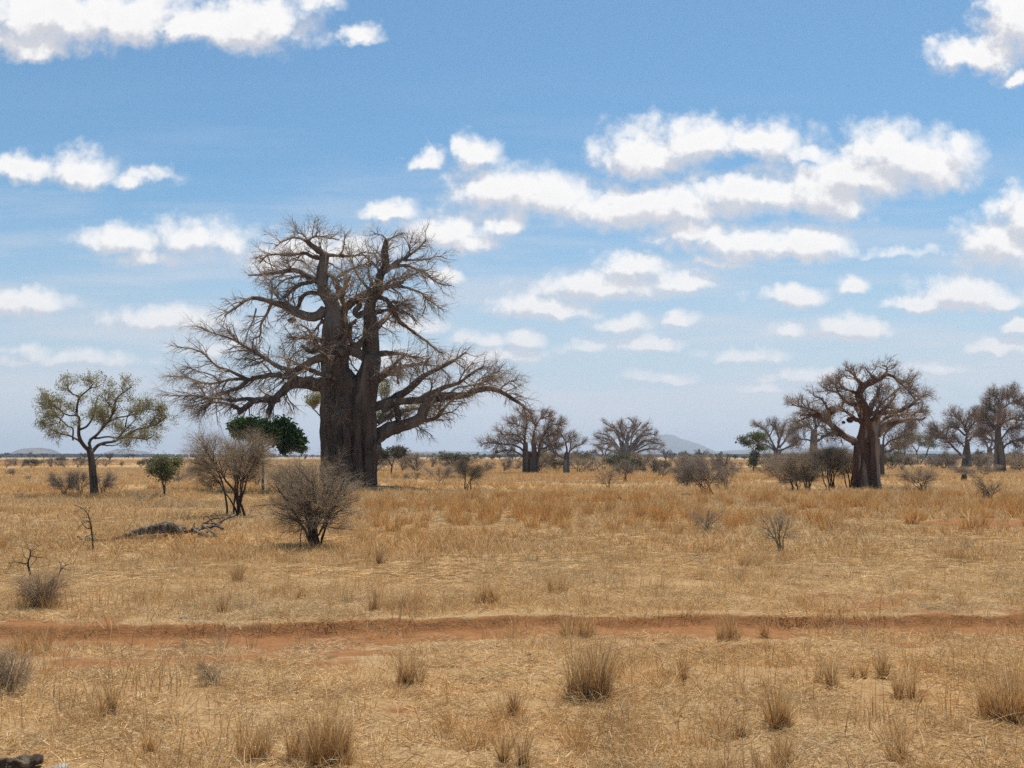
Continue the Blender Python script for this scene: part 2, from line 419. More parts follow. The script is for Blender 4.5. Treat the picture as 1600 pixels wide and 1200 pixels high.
def ground_mat():
    m, t, p, o = new_mat('dry_savanna_ground')
    g = t.node('ShaderNodeNewGeometry').outputs['Position']
    so = t.node('ShaderNodeAttribute', attribute_name='soil').outputs['Fac']
    n_f = t.noise(g, 26, 5, .7); n_m = t.noise(g, 4.2, 5, .6); n_l = t.noise(g, .35, 4, .55); n_x = t.noise(g, .028, 4, .6)
    fib = t.noise(t.vm('MULTIPLY', g, (14, 70, 30)), 1.0, 4, .7)
    fib2 = t.noise(t.vm('MULTIPLY', g, (60, 16, 30)), 1.0, 4, .7)
    straw = t.mix(t.lin(fib, .35, .65), C4((.19, .105, .05)), C4((.46, .31, .145)))
    straw = t.mix(t.lin(fib2, .52, .72, 0, .7), straw, C4((.60, .44, .235)))
    straw = t.mix(t.lin(n_l, .4, .65, 0, .5), straw, C4((.36, .205, .085)))
    straw = t.mix(t.lin(n_x, .42, .62, 0, .65), straw, C4((.37, .235, .10)))
    dirt = t.mix(t.lin(n_m, .3, .7), C4((.185, .078, .028)), C4((.29, .128, .048)))
    dirt = t.mix(t.lin(n_f, .45, .75, 0, .5), dirt, C4((.40, .215, .085)))
    mask = t.math('ADD', so, t.math('MULTIPLY', t.math('SUBTRACT', n_m, .5), .9))
    mask = t.math('ADD', mask, t.math('MULTIPLY', t.math('SUBTRACT', n_f, .5), .6))
    mask = t.smooth(mask, .22, .62)
    t.put(p.inputs['Base Color'], t.mix(mask, straw, dirt))
    h = t.math('ADD', t.math('MULTIPLY', fib, .5), t.math('ADD', n_f, t.math('MULTIPLY', n_m, 1.5)))
    bp = t.node('ShaderNodeBump'); bp.inputs['Strength'].default_value = .8; bp.inputs['Distance'].default_value = .03
    t.put(bp.inputs['Height'], h); t.l.new(bp.outputs[0], p.inputs['Normal'])
    return m
gr = link('ground', ground_mesh(), ground_mat()); tag(gr, 'dry straw covered savanna plain with a red soil track', kind='structure')

# ------------------------------------------------------------------ hills on the horizon
def hill(px0, px1, pk, py, D, label, mat, power=1.6, seed=0):
    x0, x1, xp = (at(p, 712, D)[0] for p in (px0, px1, pk)); H = at(pk, py, D)[2]
    nx, ny = 60, 14; dep = (x1 - x0) * .45
    X = np.linspace(x0, x1, nx); Yv = np.linspace(-1, 1, ny)
    gx, gy = np.meshgrid(X, Yv)
    e = np.where(gx < xp, (xp - gx) / (xp - x0), (gx - xp) / (x1 - xp))
    prof = np.clip(1 - e ** power, 0, 1) * np.clip(1 - gy ** 2, 0, 1)
    z = H * prof * (1 + .10 * sn(gx / (x1 - x0) * 20, gy * 3, 1.0, seed) * (prof < .97)) - 2
    V = np.stack([gx, D + gy * dep, z], -1).reshape(-1, 3)
    i = np.arange(ny - 1)[:, None] * nx + np.arange(nx - 1)[None]
    o = link('hill', raw_mesh('hill', V, [np.stack([i, i + 1, i + nx + 1, i + nx], -1).reshape(-1, 4)]), mat)
    tag(o, label, kind='structure')
fm, ft_, fp, fo = new_mat('wooded_far_slope'); fg = ft_.node('ShaderNodeNewGeometry').outputs['Position']
ft_.put(fp.inputs['Base Color'], ft_.mix(ft_.lin(ft_.noise(fg, .01, 5, .7), .4, .6), C4((.03, .04, .03)), C4((.075, .07, .045))))
hm, ht, hp, ho = new_mat('dry_hill_scrub')
hg = ht.node('ShaderNodeNewGeometry').outputs['Position']
ht.put(hp.inputs['Base Color'], ht.mix(ht.lin(ht.noise(hg, .012, 6, .7), .4, .6), C4((.06, .055, .045)), C4((.15, .115, .08))))
hill(14, 98, 56, 699, 5200, 'rounded rocky hill on the far left horizon', hm, 2.6, 1)
hill(150, 262, 190, 701, 6200, 'low hump hill behind the leafy acacia', hm, 1.6, 2)
hill(560, 1250, 690, 705, 8300, 'long low ridge along the middle horizon', fm, 1.5, 3)
hill(930, 1130, 1042, 679, 9800, 'faint blue mountain on the horizon beside the domed baobab', fm, 1.35, 4)
hill(1060, 1640, 1210, 700, 8600, 'low pale ridge behind the right hand trees', fm, 1.7, 5)

# ------------------------------------------------------------------ trees
def gz(x, y): return float(terrain(x, y))
def snap_limbs(D, limbs, rng, K=24, dscale=.55, wob=.012):
    """limbs traced in photo pixels -> 3-D centre lines. Each limb: (points, w0, w1[, depth]) widths in pixels;
    a limb starts at the depth of the limb it leaves and wanders nearer or farther"""
    placed = []; out = []
    for i, L in enumerate(limbs):
        pts, w0, w1 = L[:3]; pts = np.array(pts, float)
        length = np.linalg.norm(np.diff(pts, axis=0), axis=1).sum() / F * D
        d0 = 0.0
        if placed:
            A = np.concatenate(placed); j = np.argmin(((A[:, :2] - pts[0]) ** 2).sum(1))
            if ((A[j, :2] - pts[0]) ** 2).sum() < 22 ** 2: d0 = A[j, 2]
        if len(L) > 3: d1 = d0 + L[3] if i else L[3]
        else: d1 = d0 + rng.uniform(.3, 1) * dscale * length * (1 if rng.random() < .5 else -1)
        if len(L) > 4: d0 = L[4]; d1 = L[3]
        r = resample(pts, K); s = np.linspace(0, 1, K); dd = d0 + (d1 - d0) * s ** 1.2
        placed.append(np.stack([r[:, 0], r[:, 1], dd], 1))
        P = np.array([at(a, b, D + c) for (a, b), c in zip(r[:, :2], dd)])
        n = rng.normal(size=(K, 3)); n = (n + np.roll(n, 1, 0) + np.roll(n, -1, 0)) / 3; n[0] = 0; n *= min(1, w1 / 8 + .5)
        P = P + n * wob * D / 20
        rad = (w0 + (w1 - w0) * s ** .8) / 2 / F * D
        out.append((P, rad))
    return np.array([a for a, b in out]), np.array([b for a, b in out])

def ridged(V, N, amp, sc, stretch):
    """bark relief: upright folds, lumps and pits pushed along the normals"""
    x, y, z = V[:, 0] * sc, V[:, 1] * sc, V[:, 2] * sc * stretch
    up = 1 - np.abs(N[:, 2])
    a = sn(x * 1.3 + z * .35, y * 1.3 + np.sin(z * .9) * .8, 1.0, 1.1); b = sn(x * 3.1 + .8 * np.sin(z), y * 3.1 + z * .7, 1.0, 2.3); c = sn(x * 7 + z * 2, y * 7 - z * 1.6, 1.0, 4.2)
    fold = (1 - 2.2 * np.abs(a)) * .55 + (1 - 2.2 * np.abs(b)) * .35
    lump = sn(x + 3, z / stretch * .8, 1.2, 3.0) * .45 + sn(y * 2 + x, z / stretch * 2.1, 1.4, 6.0) * .3
    return V + N * (amp * (fold * (.35 + .65 * up) + lump * .6 + c * .22))[:, None]
def remeshed(geo, name, mat, parent, origin, voxel, disp=.1, dsize=.6, sc=1.15, stretch=.4, rtr=None):
    o = geo.build(name, mat, parent, origin)
    md = o.modifiers.new('fuse', 'REMESH'); md.mode = 'VOXEL'; md.voxel_size = voxel; md.use_smooth_shade = True
    sm = o.modifiers.new('soften', 'SMOOTH'); sm.factor = .5; sm.iterations = 2
    bpy.context.view_layer.update()
    me = bpy.data.meshes.new_from_object(o.evaluated_get(bpy.context.evaluated_depsgraph_get())); o.modifiers.clear(); o.data = me
    n = len(me.vertices); V = np.empty(n * 3, np.float32); N = np.empty(n * 3, np.float32); me.vertices.foreach_get('co', V); me.vertex_normals.foreach_get('vector', N)
    V = V.reshape(-1, 3).astype(float); W = ridged(V, N.reshape(-1, 3).astype(float), disp, sc, stretch)
    if rtr:                       # deep folds on the trunk, shallow ones out on the limbs
        f = .28 + .72 * (1 - smst(rtr, rtr * 1.5, np.abs(V[:, 0]))) * (1 - smst(rtr, rtr * 1.6, np.abs(V[:, 1]))) * (1 - .5 * smst(rtr * 2, rtr * 5, V[:, 2])); W = V + (W - V) * f[:, None]
    V = W
    me.vertices.foreach_set('co', V.astype(np.float32).ravel()); me.update()
    return o

def traced_tree(name, cat, label, base, limbs, columns, levels, mats, seed, voxel=None, group=None, leaf=None, disp=.1, tip=True, dscale=.55, Kt=5, extra=None, lobek=3):
    rng = np.random.default_rng(seed)
    D = dist(*base); bx = at(base[0], base[1], D)[0]; bz = gz(bx, D); origin = (bx, D, bz)
    root = empty(name, origin, label, cat, group)
    if not voxel and D > 100: limbs = [(l[0], l[1] * .72, l[2] * .8) + tuple(l[3:]) for l in limbs]
    P, Rd = snap_limbs(D, limbs, rng, dscale=dscale)
    g = Geo()
    for i, (pts, wl, dep) in enumerate(columns):
        r = resample(np.array([(a, b, ww) for (a, b), ww in zip(pts, wl)], float), 16)
        d2 = np.linspace(dep[0], dep[1], 16) if isinstance(dep, tuple) else np.full(16, dep)
        PP = np.array([at(a, b, D + c) for (a, b), c in zip(r[:, :2], d2)]); PP[0, 2] -= .25
        g.tubes(PP[None], (r[:, 2] / 2 / F * D)[None], 18, cap=True, lobes=(lobek + i % 2, .09, i * 1.9))
    gb = Geo()
    for k in range(len(P)):
        thick = Rd[k, 0]
        if voxel and thick > voxel * 1.3:
            m = max(3, int((Rd[k] > voxel * 2.0).sum()))
            g.tubes(P[k][None, :m], Rd[k][None, :m], 10, cap=True)
            gb.tubes(P[k][None], Rd[k][None] * np.where(np.arange(Rd.shape[1]) < m - 1, .9, 1.0), 7)
        else:
            (g if not voxel else gb).tubes(P[k][None], Rd[k][None], 7 if thick > .05 else 5)
    if extra:
        for e in extra: g.tubes(e[0][None], e[1][None], 10, cap=True)
    if voxel: remeshed(g, 'trunk', mats[0], root, origin, voxel, disp, rtr=(max(b[0] for c in columns for b in c[0]) - min(b[0] for c in columns for b in c[0])) * .62 / F * D)
    else: g.build('trunk', mats[0], root, origin)
    cen = P.reshape(-1, 3).mean(0)
    cur = (P, Rd); last = None; allp = [P]
    for li, lv in enumerate(levels):
        kw = dict(lv); n = kw.pop('n'); sides = kw.pop('sides', 3)
        src = cur
        if kw.pop('both', False):      # some shoots straight from the limbs too
            a = grow(cur[0], cur[1], int(n * .75), rng, centre=cen, K=Kt, **kw)
            b = grow(P, Rd, n - int(n * .75), rng, centre=cen, K=Kt, **kw)
            nx = (np.concatenate([a[0], b[0]]), np.concatenate([a[1], b[1]]))
        else: nx = grow(cur[0], cur[1], n, rng, centre=cen, K=Kt, **kw)
        # nothing grows into the ground
        gb.tubes(nx[0], nx[1], sides); cur = nx; last = nx[0]
    gb.build('crown', mats[1], root, origin)
    if leaf:
        gl = Geo(); leaves(gl, last[:, 1:], rng, leaf['n'], leaf['size'], leaf['spread'], leaf['cols']); gl.build('foliage', M['leaf'], root, origin, smooth=False)
    return root

# --- the great baobab
MAIN = [
 # left stem
 ([(522,500),(520,478),(507,450),(504,424),(507,396),(496,384),(478,368)], 30, 7, -.3),
 ([(507,398),(488,396),(476,390),(452,394),(436,392),(418,394),(406,408)], 7, 2),
 ([(508,392),(520,394),(548,395),(572,388)], 7, 2),
 ([(478,368),(462,362),(446,366),(430,378)], 5, 1.5), ([(480,369),(492,360),(510,362),(530,366)], 4, 1.5), ([(484,372),(476,360),(464,350)],4,1.5),
 ([(498,440),(480,432),(464,422),(440,424),(416,428),(388,430)], 12, 2.5),
 ([(494,438),(470,444),(456,454),(443,464)], 8, 4),
 ([(478,432),(456,434),(440,440),(428,452)], 5, 1.5),
 ([(508,426),(520,432),(528,444),(530,466)], 5, 9), ([(528,432),(540,424),(556,414),(572,410)], 6, 2), ([(508,404),(520,412),(536,424)],3,2),
 ([(508,484),(490,496),(466,490),(450,481),(428,472),(406,467),(388,468),(366,482),(350,494)], 18, 2.5),
 ([(426,473),(416,492),(408,506),(406,524),(396,530),(394,550)], 6, 1.5), ([(424,472),(424,442),(412,432)], 3, 1.5),
 ([(500,458),(482,458),(470,466),(468,478),(460,484)], 8, 5), ([(460,498),(452,502)], 9, 6),
 ([(400,482),(396,500),(388,516),(384,534)], 3, 1),
 ([(506,534),(488,528),(470,528),(448,526)], 8, 2), ([(494,545),(486,550),(470,540)], 10, 4), ([(506,500),(496,510),(486,524),(474,520)], 5, 2),
 # the link across and the right stem
 ([(532,486),(550,472),(580,455),(610,448),(630,440)], 14, 5, .6),
 ([(580,560),(580,510),(577,484),(583,466),(590,450),(596,426),(604,412),(602,390),(604,366)], 27, 5, .4),
 ([(604,366),(596,358),(584,354)], 3, 1.2), ([(604,368),(616,360),(630,354)], 3, 1.2),
 ([(598,424),(608,416),(624,404),(640,393),(652,383),(666,366)], 9, 2), ([(640,393),(640,376),(644,362)], 3, 1.2),
 ([(608,418),(632,412),(660,424),(678,438),(694,445),(706,446)], 6, 2), ([(630,402),(660,402),(684,396),(698,400)], 4, 1.5),
 ([(580,462),(604,468),(614,484),(624,502),(640,516),(660,528),(676,542),(692,552)], 9, 2.5),
 ([(622,446),(642,452),(660,458),(670,470),(692,484)], 5, 1.5), ([(664,460),(664,480),(660,494)], 2.5, 1),
 ([(578,484),(560,494),(556,486),(562,476)], 9, 6), ([(588,488),(604,484),(622,486),(640,492),(652,508)], 6, 1.5), ([(574,424),(580,440),(586,452)], 3, 5),
 ([(578,396),(576,420),(580,446)], 2, 4), ([(596,426),(584,410),(572,398),(560,384)], 5, 1.5), ([(612,470),(628,474),(642,484)],4,1.5),
 ([(576,560),(560,553),(546,548),(528,552)], 15, 18), ([(566,590),(556,578),(548,566),(540,540)], 3, 1.5, -1.2), ([(566,540),(548,534),(546,512),(556,500)], 9, 4), ([(545,550),(540,530),(548,516)], 9, 4, -1.5), ([(552,545),(566,530),(572,512)], 8, 3, -1.5), ([(592,552),(616,552),(640,556),(662,560)], 8, 2.5),
 # lower right limbs
 ([(578,690),(592,680),(612,670),(640,663),(658,652),(664,634),(680,622),(700,618),(728,618),(740,612),(760,608),(780,610),(800,622),(820,636),(832,646)], 26, 3, -1.8),
 ([(650,656),(670,656),(683,652),(692,640),(706,626),(722,616)], 9, 2), ([(740,612),(744,598),(756,590),(768,588)], 4, 1.5), ([(728,618),(752,600),(770,586),(784,574)], 4, 1.5),
 ([(575,640),(596,632),(624,618),(640,607),(656,593),(666,585),(684,576),(710,562),(728,551)], 18, 3, 1.6), ([(662,588),(662,574),(668,560)], 3, 1.5),
 ([(596,640),(612,630),(632,626),(656,626),(668,617),(692,606),(716,598),(736,584),(756,572)], 16, 3, -1.6), ([(664,626),(674,604),(672,590)], 4, 2),
 ([(612,628),(622,644),(622,656)], 9, 6), ([(622,600),(622,586),(626,568)], 4, 2), ([(716,598),(726,580),(740,566)], 3, 1.5),([(780,610),(790,600),(808,592)],3,1.2),
 ([(700,618),(716,606),(740,602),(762,594),(784,590)],4,1.5), ([(800,622),(812,620),(824,622)],2.5,1),
 # lower left limbs
 ([(520,600),(500,602),(470,598),(452,602),(440,614),(428,627),(420,646)], 26, 7, -1.2),
 ([(436,622),(424,624),(410,624),(396,627),(385,636),(373,644)], 12, 8, -1.0), ([(376,640),(364,636),(358,638)],7,3),
 ([(402,625),(380,624),(360,625),(344,623),(326,622),(306,618),(270,618)], 7, 2), ([(372,636),(348,630),(326,625),(314,606),(304,592)], 5, 1.5),
 ([(476,596),(456,590),(428,586),(412,588),(388,594),(376,606),(360,610),(344,618),(326,622)], 12, 3, .8),
 ([(390,593),(364,593),(340,598),(320,598),(304,594),(288,588),(262,588)], 6, 1.5), ([(386,592),(360,580),(340,572),(324,558),(316,552),(296,544),(274,541)], 6, 1.5),
 ([(510,560),(490,562),(476,572),(456,582),(440,590)], 13, 9, 1.0), ([(458,580),(432,572),(416,560),(394,548),(378,538),(360,528),(336,522),(308,510)], 9, 1.5),
 ([(456,602),(444,610),(432,620),(416,616),(404,606)], 7, 2), ([(330,622),(322,636),(306,646)], 3, 1), ([(344,598),(330,586),(310,580),(290,572)], 3, 1.2), ([(376,538),(360,520),(346,508)],2.5,1),
 ([(448,584),(452,566),(462,552),(480,544)], 4, 1.5), ([(512,620),(504,612),(494,598),(480,592)], 10, 10), ([(504,612),(516,628),(526,640),(528,650)], 9, 6, -2.2),
 ([(416,560),(404,566),(388,560),(370,562)],3,1.2), ([(326,622),(306,628),(288,634)],3,1), ([(426,586),(416,572),(404,566)],4,1.5),
 # limbs towards and away from the viewer
 ([(520,560),(500,546),(486,520),(470,506)], 11, 2, -6.0), ([(535,520),(540,490),(536,460),(548,430)], 12, 2, -5.0), ([(570,600),(596,590),(620,566),(636,552)], 12, 2, -6.0),
 ([(530,580),(518,560),(500,540),(480,536)], 12, 2, 6.0), ([(580,520),(600,500),(620,480),(640,474)], 10, 2, 5.5), ([(580,600),(610,580),(650,570),(690,572)], 12, 2, 6.0),
 ([(540,600),(520,590),(490,580),(450,560)], 12, 2, -5.5), ([(524,470),(510,450),(480,410),(460,400)], 8, 2, 4.0), ([(584,460),(560,430),(548,400),(540,380)], 7, 1.5, 3.5),
 ([(584,470),(610,440),(640,430),(664,420)], 7, 1.5, -4.0), ([(590,660),(606,650),(640,640),(690,632)], 9, 2, 4.5),
]
MCOL = [  # fused columns of the trunk: px polyline, widths in px, depth
 ([(522,782),(520,740),(519,680),(522,620),(525,560),(524,510),(521,478)], [38,35,34,38,38,34,22], 0),
 ([(553,785),(551,740),(547,680),(542,635),(534,600),(528,550)], [25,23,26,30,26,16], (-1.3, .0)),
 ([(572,785),(569,740),(568,690),(570,640),(576,590),(580,555)], [18,19,24,30,28,24], -.6),
 ([(586,776),(581,735),(580,690),(577,650),(574,620)], [12,11,15,18,8], -.9),
 ([(540,780),(540,720),(545,660),(550,622),(553,606)], [38,39,42,30,8], 1.0),
 ([(507,780),(511,730),(510,680),(513,640),(516,615)], [13,12,16,16,6], -.4),
 ([(550,640),(549,612),(547,594),(540,578),(536,560)], [26,24,18,14,8], -.3),
 ([(566,620),(564,600),(567,584),(574,566)], [16,16,14,10], -.2),
 ([(534,777),(532,720),(529,670),(526,628),(523,600)], [15,11,13,13,7], (-1.75, -.6)),
 ([(563,788),(561,745),(558,700),(557,655),(562,615)], [9,8,10,15,9], (-1.9, -1.0)),
 ([(519,779),(520,735),(520,690),(517,650),(515,620)], [10,8,9,11,6], (-1.5, -.8)),
 ([(577,788),(574,750),(573,705),(570,660),(568,628)], [8,7,8,12,7], (-1.6, -1.0)),
 ([(546,784),(541,750),(542,710),(545,675),(540,650)], [8,6,8,9,6], (-2.0, -1.2)),
 ([(590,688),(585,702),(580,724),(578,760)], [18,18,13,9], -1.3),
]
MAIN = [([(a, b + max(0, 432 - b) * .13) for a, b in L[0]],) + tuple(L[1:]) for L in MAIN]
main_levels = [dict(n=850, length=(1.0, 2.7), angle=(25, 65), rad=.5, rmax=.06, up=.02, grav=-.01, wob=.22, out=.30, sides=4),
 dict(n=8000, length=(.6, 1.6), angle=(25, 65), rad=.6, rmax=.024, up=.0, grav=-.06, wob=.20, out=.2, both=True),
 dict(n=25000, length=(.3, .85), angle=(20, 60), rad=.75, rmax=.0135, grav=-.06, wob=.18, out=.2, rtip=.45)]
traced_tree('baobab_tree', 'baobab', 'huge bare baobab with two thick stems and wide low limbs on a red soil mound',
            (560, 767), MAIN, MCOL, main_levels, (M['baobab'], M['twig_baobab']), 11, voxel=.05, disp=.23)

# --- the baobab on the right
RB = [([(1353,690),(1352,650),(1348,632),(1342,616),(1354,601),(1375,592),(1386,585),(1402,592),(1422,600)], 20, 2.5, -.3),
 ([(1336,690),(1317,678),(1300,665),(1286,655),(1270,648),(1250,650)], 14, 3, -.8), ([(1286,655),(1275,643),(1256,637),(1237,632)], 6, 2), ([(1297,662),(1295,645),(1286,626),(1270,617)], 6, 2),
 ([(1356,650),(1362,634),(1370,616),(1378,600)], 10, 3, .8), ([(1348,632),(1332,632),(1320,625),(1310,615),(1296,610),(1285,605)], 8, 2),
 ([(1370,680),(1382,666),(1400,660),(1417,656),(1437,655),(1446,652)], 13, 3, -.6), ([(1368,680),(1372,650),(1385,645),(1407,642),(1425,632),(1440,620),(1450,616)], 11, 2.5, .9),
 ([(1352,603),(1340,594),(1330,582),(1320,578)], 6, 2), ([(1372,593),(1360,585),(1352,574)], 5, 2), ([(1384,586),(1386,574),(1378,572)], 4, 2), ([(1400,592),(1412,604),(1424,616),(1432,628)], 5, 2),
 ([(1332,690),(1315,682),(1300,677),(1283,683)], 6, 2), ([(1342,616),(1326,610),(1316,606),(1300,600)], 5, 2), ([(1352,650),(1366,645),(1378,630),(1392,618)], 7, 2), ([(1320,625),(1314,636),(1300,640)], 5, 2),
 ([(1416,656),(1430,644),(1444,640)], 5, 2), ([(1392,618),(1404,608),(1414,606)], 5, 2), ([(1268,648),(1256,654),(1244,660)], 4, 2), ([(1310,615),(1306,602),(1312,594)],4,2),
 ([(1345,660),(1330,650),(1318,640),(1310,632)], 8, 2, -2.6), ([(1360,660),(1380,640),(1395,625),(1400,612)], 8, 2, -2.6), ([(1350,660),(1340,640),(1330,620),(1335,605)], 8, 2, 2.6), ([(1362,670),(1390,650),(1410,648),(1420,640)], 8, 2, 2.6)]
RC = [([(1342,785),(1341,745),(1342,710),(1347,685),(1352,660)], [23,18,18,18,16], 0), ([(1362,785),(1360,745),(1360,705),(1362,680),(1364,655)], [21,17,16,15,8], (-.3, .1)),
 ([(1352,788),(1351,750),(1350,710),(1351,680)], [14,11,13,9], (-.85, .1)), ([(1372,782),(1368,748),(1366,715),(1368,685)], [12,9,10,12], .1), ([(1335,784),(1337,750),(1339,720),(1338,695)], [10,8,9,10], -.4)]
rb_levels = [dict(n=420, length=(.7, 1.6), angle=(30, 75), rad=.55, rmax=.05, up=.25, grav=.03, wob=.32, out=.3, sides=4, t=(.3, 1)),
 dict(n=3200, length=(.35, .9), angle=(30, 70), rad=.65, rmax=.030, up=.1, grav=.03, wob=.3, out=.25),
 dict(n=14000, length=(.2, .5), angle=(25, 65), rad=.7, rmax=.018, wob=.25, out=.2, rtip=.6)]
traced_tree('baobab_tree', 'baobab', 'reddish baobab with a ribbed pale streaked trunk and twiggy nests in its crown', (1355, 768), RB, RC, rb_levels,
            (M['redbark'], M['twig_red']), 5, voxel=.04, disp=.17)

# --- the farther baobabs
def far_levels(D, k=1.0, dens=1.0):
    m = D / 130 * k
    return [dict(n=int(260 * dens), length=(1.1 * k, 2.4 * k), angle=(30, 70), rad=.6, rmax=.045 * D / 130, up=.3, grav=.03, wob=.3, out=.35, sides=4, t=(.3, 1)),
            dict(n=int(1900 * dens), length=(.6 * k, 1.4 * k), angle=(30, 70), rad=.7, rmax=.028 * D / 130, up=.1, grav=.02, wob=.28, out=.3),
            dict(n=int(5200 * dens), length=(.35 * k, .8 * k), angle=(25, 65), rad=.75, rmax=.017 * D / 130, wob=.25, out=.2, rtip=.6)]
FB = (M['farbark'], M['twig_red'])
FG = (M['farbark'], M['twig_greyd'])
traced_tree('baobab_tree', 'baobab', 'baobab of joined pale columns standing just right of the huge baobab', (830, 742),
 [([(821,716),(820,690),(821,672),(824,662),(819,652),(812,644)], 7, 2), ([(836,712),(832,690),(836,666),(829,652)], 7, 2), ([(840,716),(845,690),(854,673),(860,656)], 7, 2),
  ([(818,704),(802,695),(782,694),(762,691),(753,694)], 5, 2), ([(818,714),(804,705),(790,704),(778,708)], 4, 2), ([(820,690),(806,679),(790,680),(778,672)], 4, 1.5),
  ([(844,692),(858,680),(874,676)], 4, 1.5), ([(836,666),(846,654),(862,650)], 4, 1.5), ([(822,670),(808,664),(796,660)], 3, 1.5), ([(838,700),(852,700),(868,694)], 4, 1.5), ([(822,700),(812,690),(800,688)],4,1.5), ([(854,673),(864,664),(876,664)],3,1.5)],
 [([(821,750),(821,730),(821,710),(821,690)], [11,9,8,7], 0), ([(833,750),(833,728),(835,708),(833,690)], [11,9,8,7], -.6), ([(838,749),(838,726),(841,706)], [8,7,6], .4), ([(827,750),(828,725),(828,705)], [8,7,6], .5)],
 far_levels(130, .95, 1.5), FB, 21)
traced_tree('baobab_tree', 'baobab', 'slender forked baobab leaning to the right of the column trunked baobab', (885, 742),
 [([(886,712),(894,700),(903,696),(912,690)], 5, 2), ([(884,718),(870,710),(862,700),(857,686)], 5, 2), ([(886,712),(884,692),(876,678),(868,672)], 5, 2), ([(890,704),(892,690),(888,680)], 3, 1.5), ([(862,700),(852,694),(846,690)],3,1.5), ([(884,692),(894,682),(900,684)],3,1.5)],
 [([(885,750),(885,730),(885,716),(886,706)], [11,9,8,6], 0), ([(883,750),(883,730),(883,718)], [7,6,5], -.4)], far_levels(130, .7, .6), FB, 22)
traced_tree('baobab_tree', 'baobab', 'hazy baobab trunk half hidden behind the column trunked baobab', (848, 724),
 [([(848,706),(846,690),(852,676)], 9, 3), ([(850,704),(862,690),(872,684)], 6, 2), ([(846,704),(836,690),(834,680)], 6, 2), ([(850,704),(866,700),(880,696)], 4, 2)],
 [([(847,728),(847,714),(848,700)], [13,12,10], 0), ([(852,728),(852,714),(851,702)], [8,7,6], -.6)], far_levels(230, 1.6, .6), FG, 23)
traced_tree('baobab_tree', 'baobab', 'wide domed baobab with a squat trunk behind a green topped bush', (980, 722),
 [([(978,708),(980,682),(990,664),(982,652)], 9, 2), ([(970,708),(954,689),(940,684),(929,682)], 8, 2), ([(972,706),(966,678),(956,662)], 7, 2), ([(988,706),(1006,690),(1018,690),(1038,696)], 8, 2),
  ([(986,704),(1004,676),(1020,672)], 7, 2), ([(990,710),(1010,702),(1030,702)], 6, 2), ([(970,710),(954,704),(936,700)], 5, 2), ([(980,690),(992,672),(1002,660)], 5, 2), ([(976,700),(960,674),(946,674)],5,2),
  ([(982,700),(970,670),(972,656)], 5, 2, -3), *[([(980 + 9 * math.cos(q), 706), (980 + (30 + 6 * math.sin(dd * 9)) * math.cos(q + .12 * dd / 3), 697 - (26 + 8 * math.cos(dd * 7)) * math.sin(q)), (980 + 54 * math.cos(q - .1 * dd / 3), 701 - (43 + 5 * math.sin(dd * 5)) * math.sin(q))], 3.6, 1.8, dd) for q, dd in zip(np.linspace(.15, 3.0, 14), [3, -3, 1, -5, 4, -1, 6, -4, 2, -6, 5, -2, 3, -3])], ([(984,702),(996,684),(1012,680)], 5, 2, -4), ([(976,704),(950,694),(940,692)], 5, 2, 4)],
 [([(974,728),(973,716),(975,704),(979,694)], [17,14,13,10], 0), ([(986,728),(986,716),(985,704)], [17,14,11], 0), ([(980,728),(980,712),(981,700)], [16,14,11], -1)], far_levels(230, 1.9, 2.0), FB, 24)
traced_tree('baobab_tree', 'baobab', 'small spreading baobab just left of the wide domed baobab', (943, 723),
 [([(943,714),(932,709),(924,707)], 3.5, 1.5), ([(944,713),(954,707),(964,703)], 3.5, 1.5), ([(943,713),(940,704),(934,698)], 3, 1.5), ([(944,713),(948,702),(956,696)], 3, 1.5)],
 [([(943,727),(943,718),(943,711)], [8,6,5], 0)], far_levels(230, 1.25, .6), FG, 25)
traced_tree('baobab_tree', 'baobab', 'dark trunked baobab left of the reddish baobab and beside a green acacia', (1214, 727),
 [([(1210,704),(1196,695),(1180,694),(1168,690)], 5, 2), ([(1212,702),(1202,682),(1194,670),(1180,664)], 5, 2), ([(1216,700),(1216,678),(1211,660)], 6, 2), ([(1220,704),(1236,697),(1246,694)], 5, 2),
  ([(1218,700),(1230,682),(1238,670)], 5, 2), ([(1214,702),(1222,676),(1226,662)], 4, 2, -3), ([(1212,704),(1200,690),(1188,684)], 4, 2, 3), ([(1202,682),(1208,668),(1202,660)],3,1.5)],
 [([(1211,732),(1211,716),(1213,702)], [10,8,7], 0), ([(1218,732),(1218,716),(1217,702)], [9,7,7], -.5)], far_levels(180, 1.5, 1.2), FG, 26)
traced_tree('baobab_tree', 'baobab', 'pale columned baobab peeking through the left limb of the reddish baobab', (1272, 732),
 [([(1272,690),(1270,672),(1256,666),(1238,672)], 6, 2), ([(1272,680),(1274,660),(1268,648)], 8, 2), ([(1276,690),(1290,682),(1304,676)], 5, 2), ([(1274,670),(1284,656),(1294,650)], 5, 2), ([(1270,690),(1256,686),(1244,690)],4,2)],
 [([(1271,738),(1271,715),(1271,690),(1272,670)], [17,13,11,9], 0)], far_levels(190, 1.5, .8), FG, 27)
traced_tree('baobab_tree', 'baobab', 'dark baobab directly behind the right side of the reddish baobab', (1379, 745),
 [([(1378,700),(1390,690),(1404,684),(1420,680)], 5, 2), ([(1378,700),(1384,676),(1396,664)], 5, 2), ([(1376,700),(1370,680),(1366,664)], 5, 2), ([(1380,706),(1396,702),(1414,696)], 4, 2), ([(1404,684),(1414,672),(1424,668)],3,1.5)],
 [([(1379,752),(1378,730),(1377,706),(1377,694)], [7,7,9,8], 0)], far_levels(120, 1.05, .8), FG, 28)
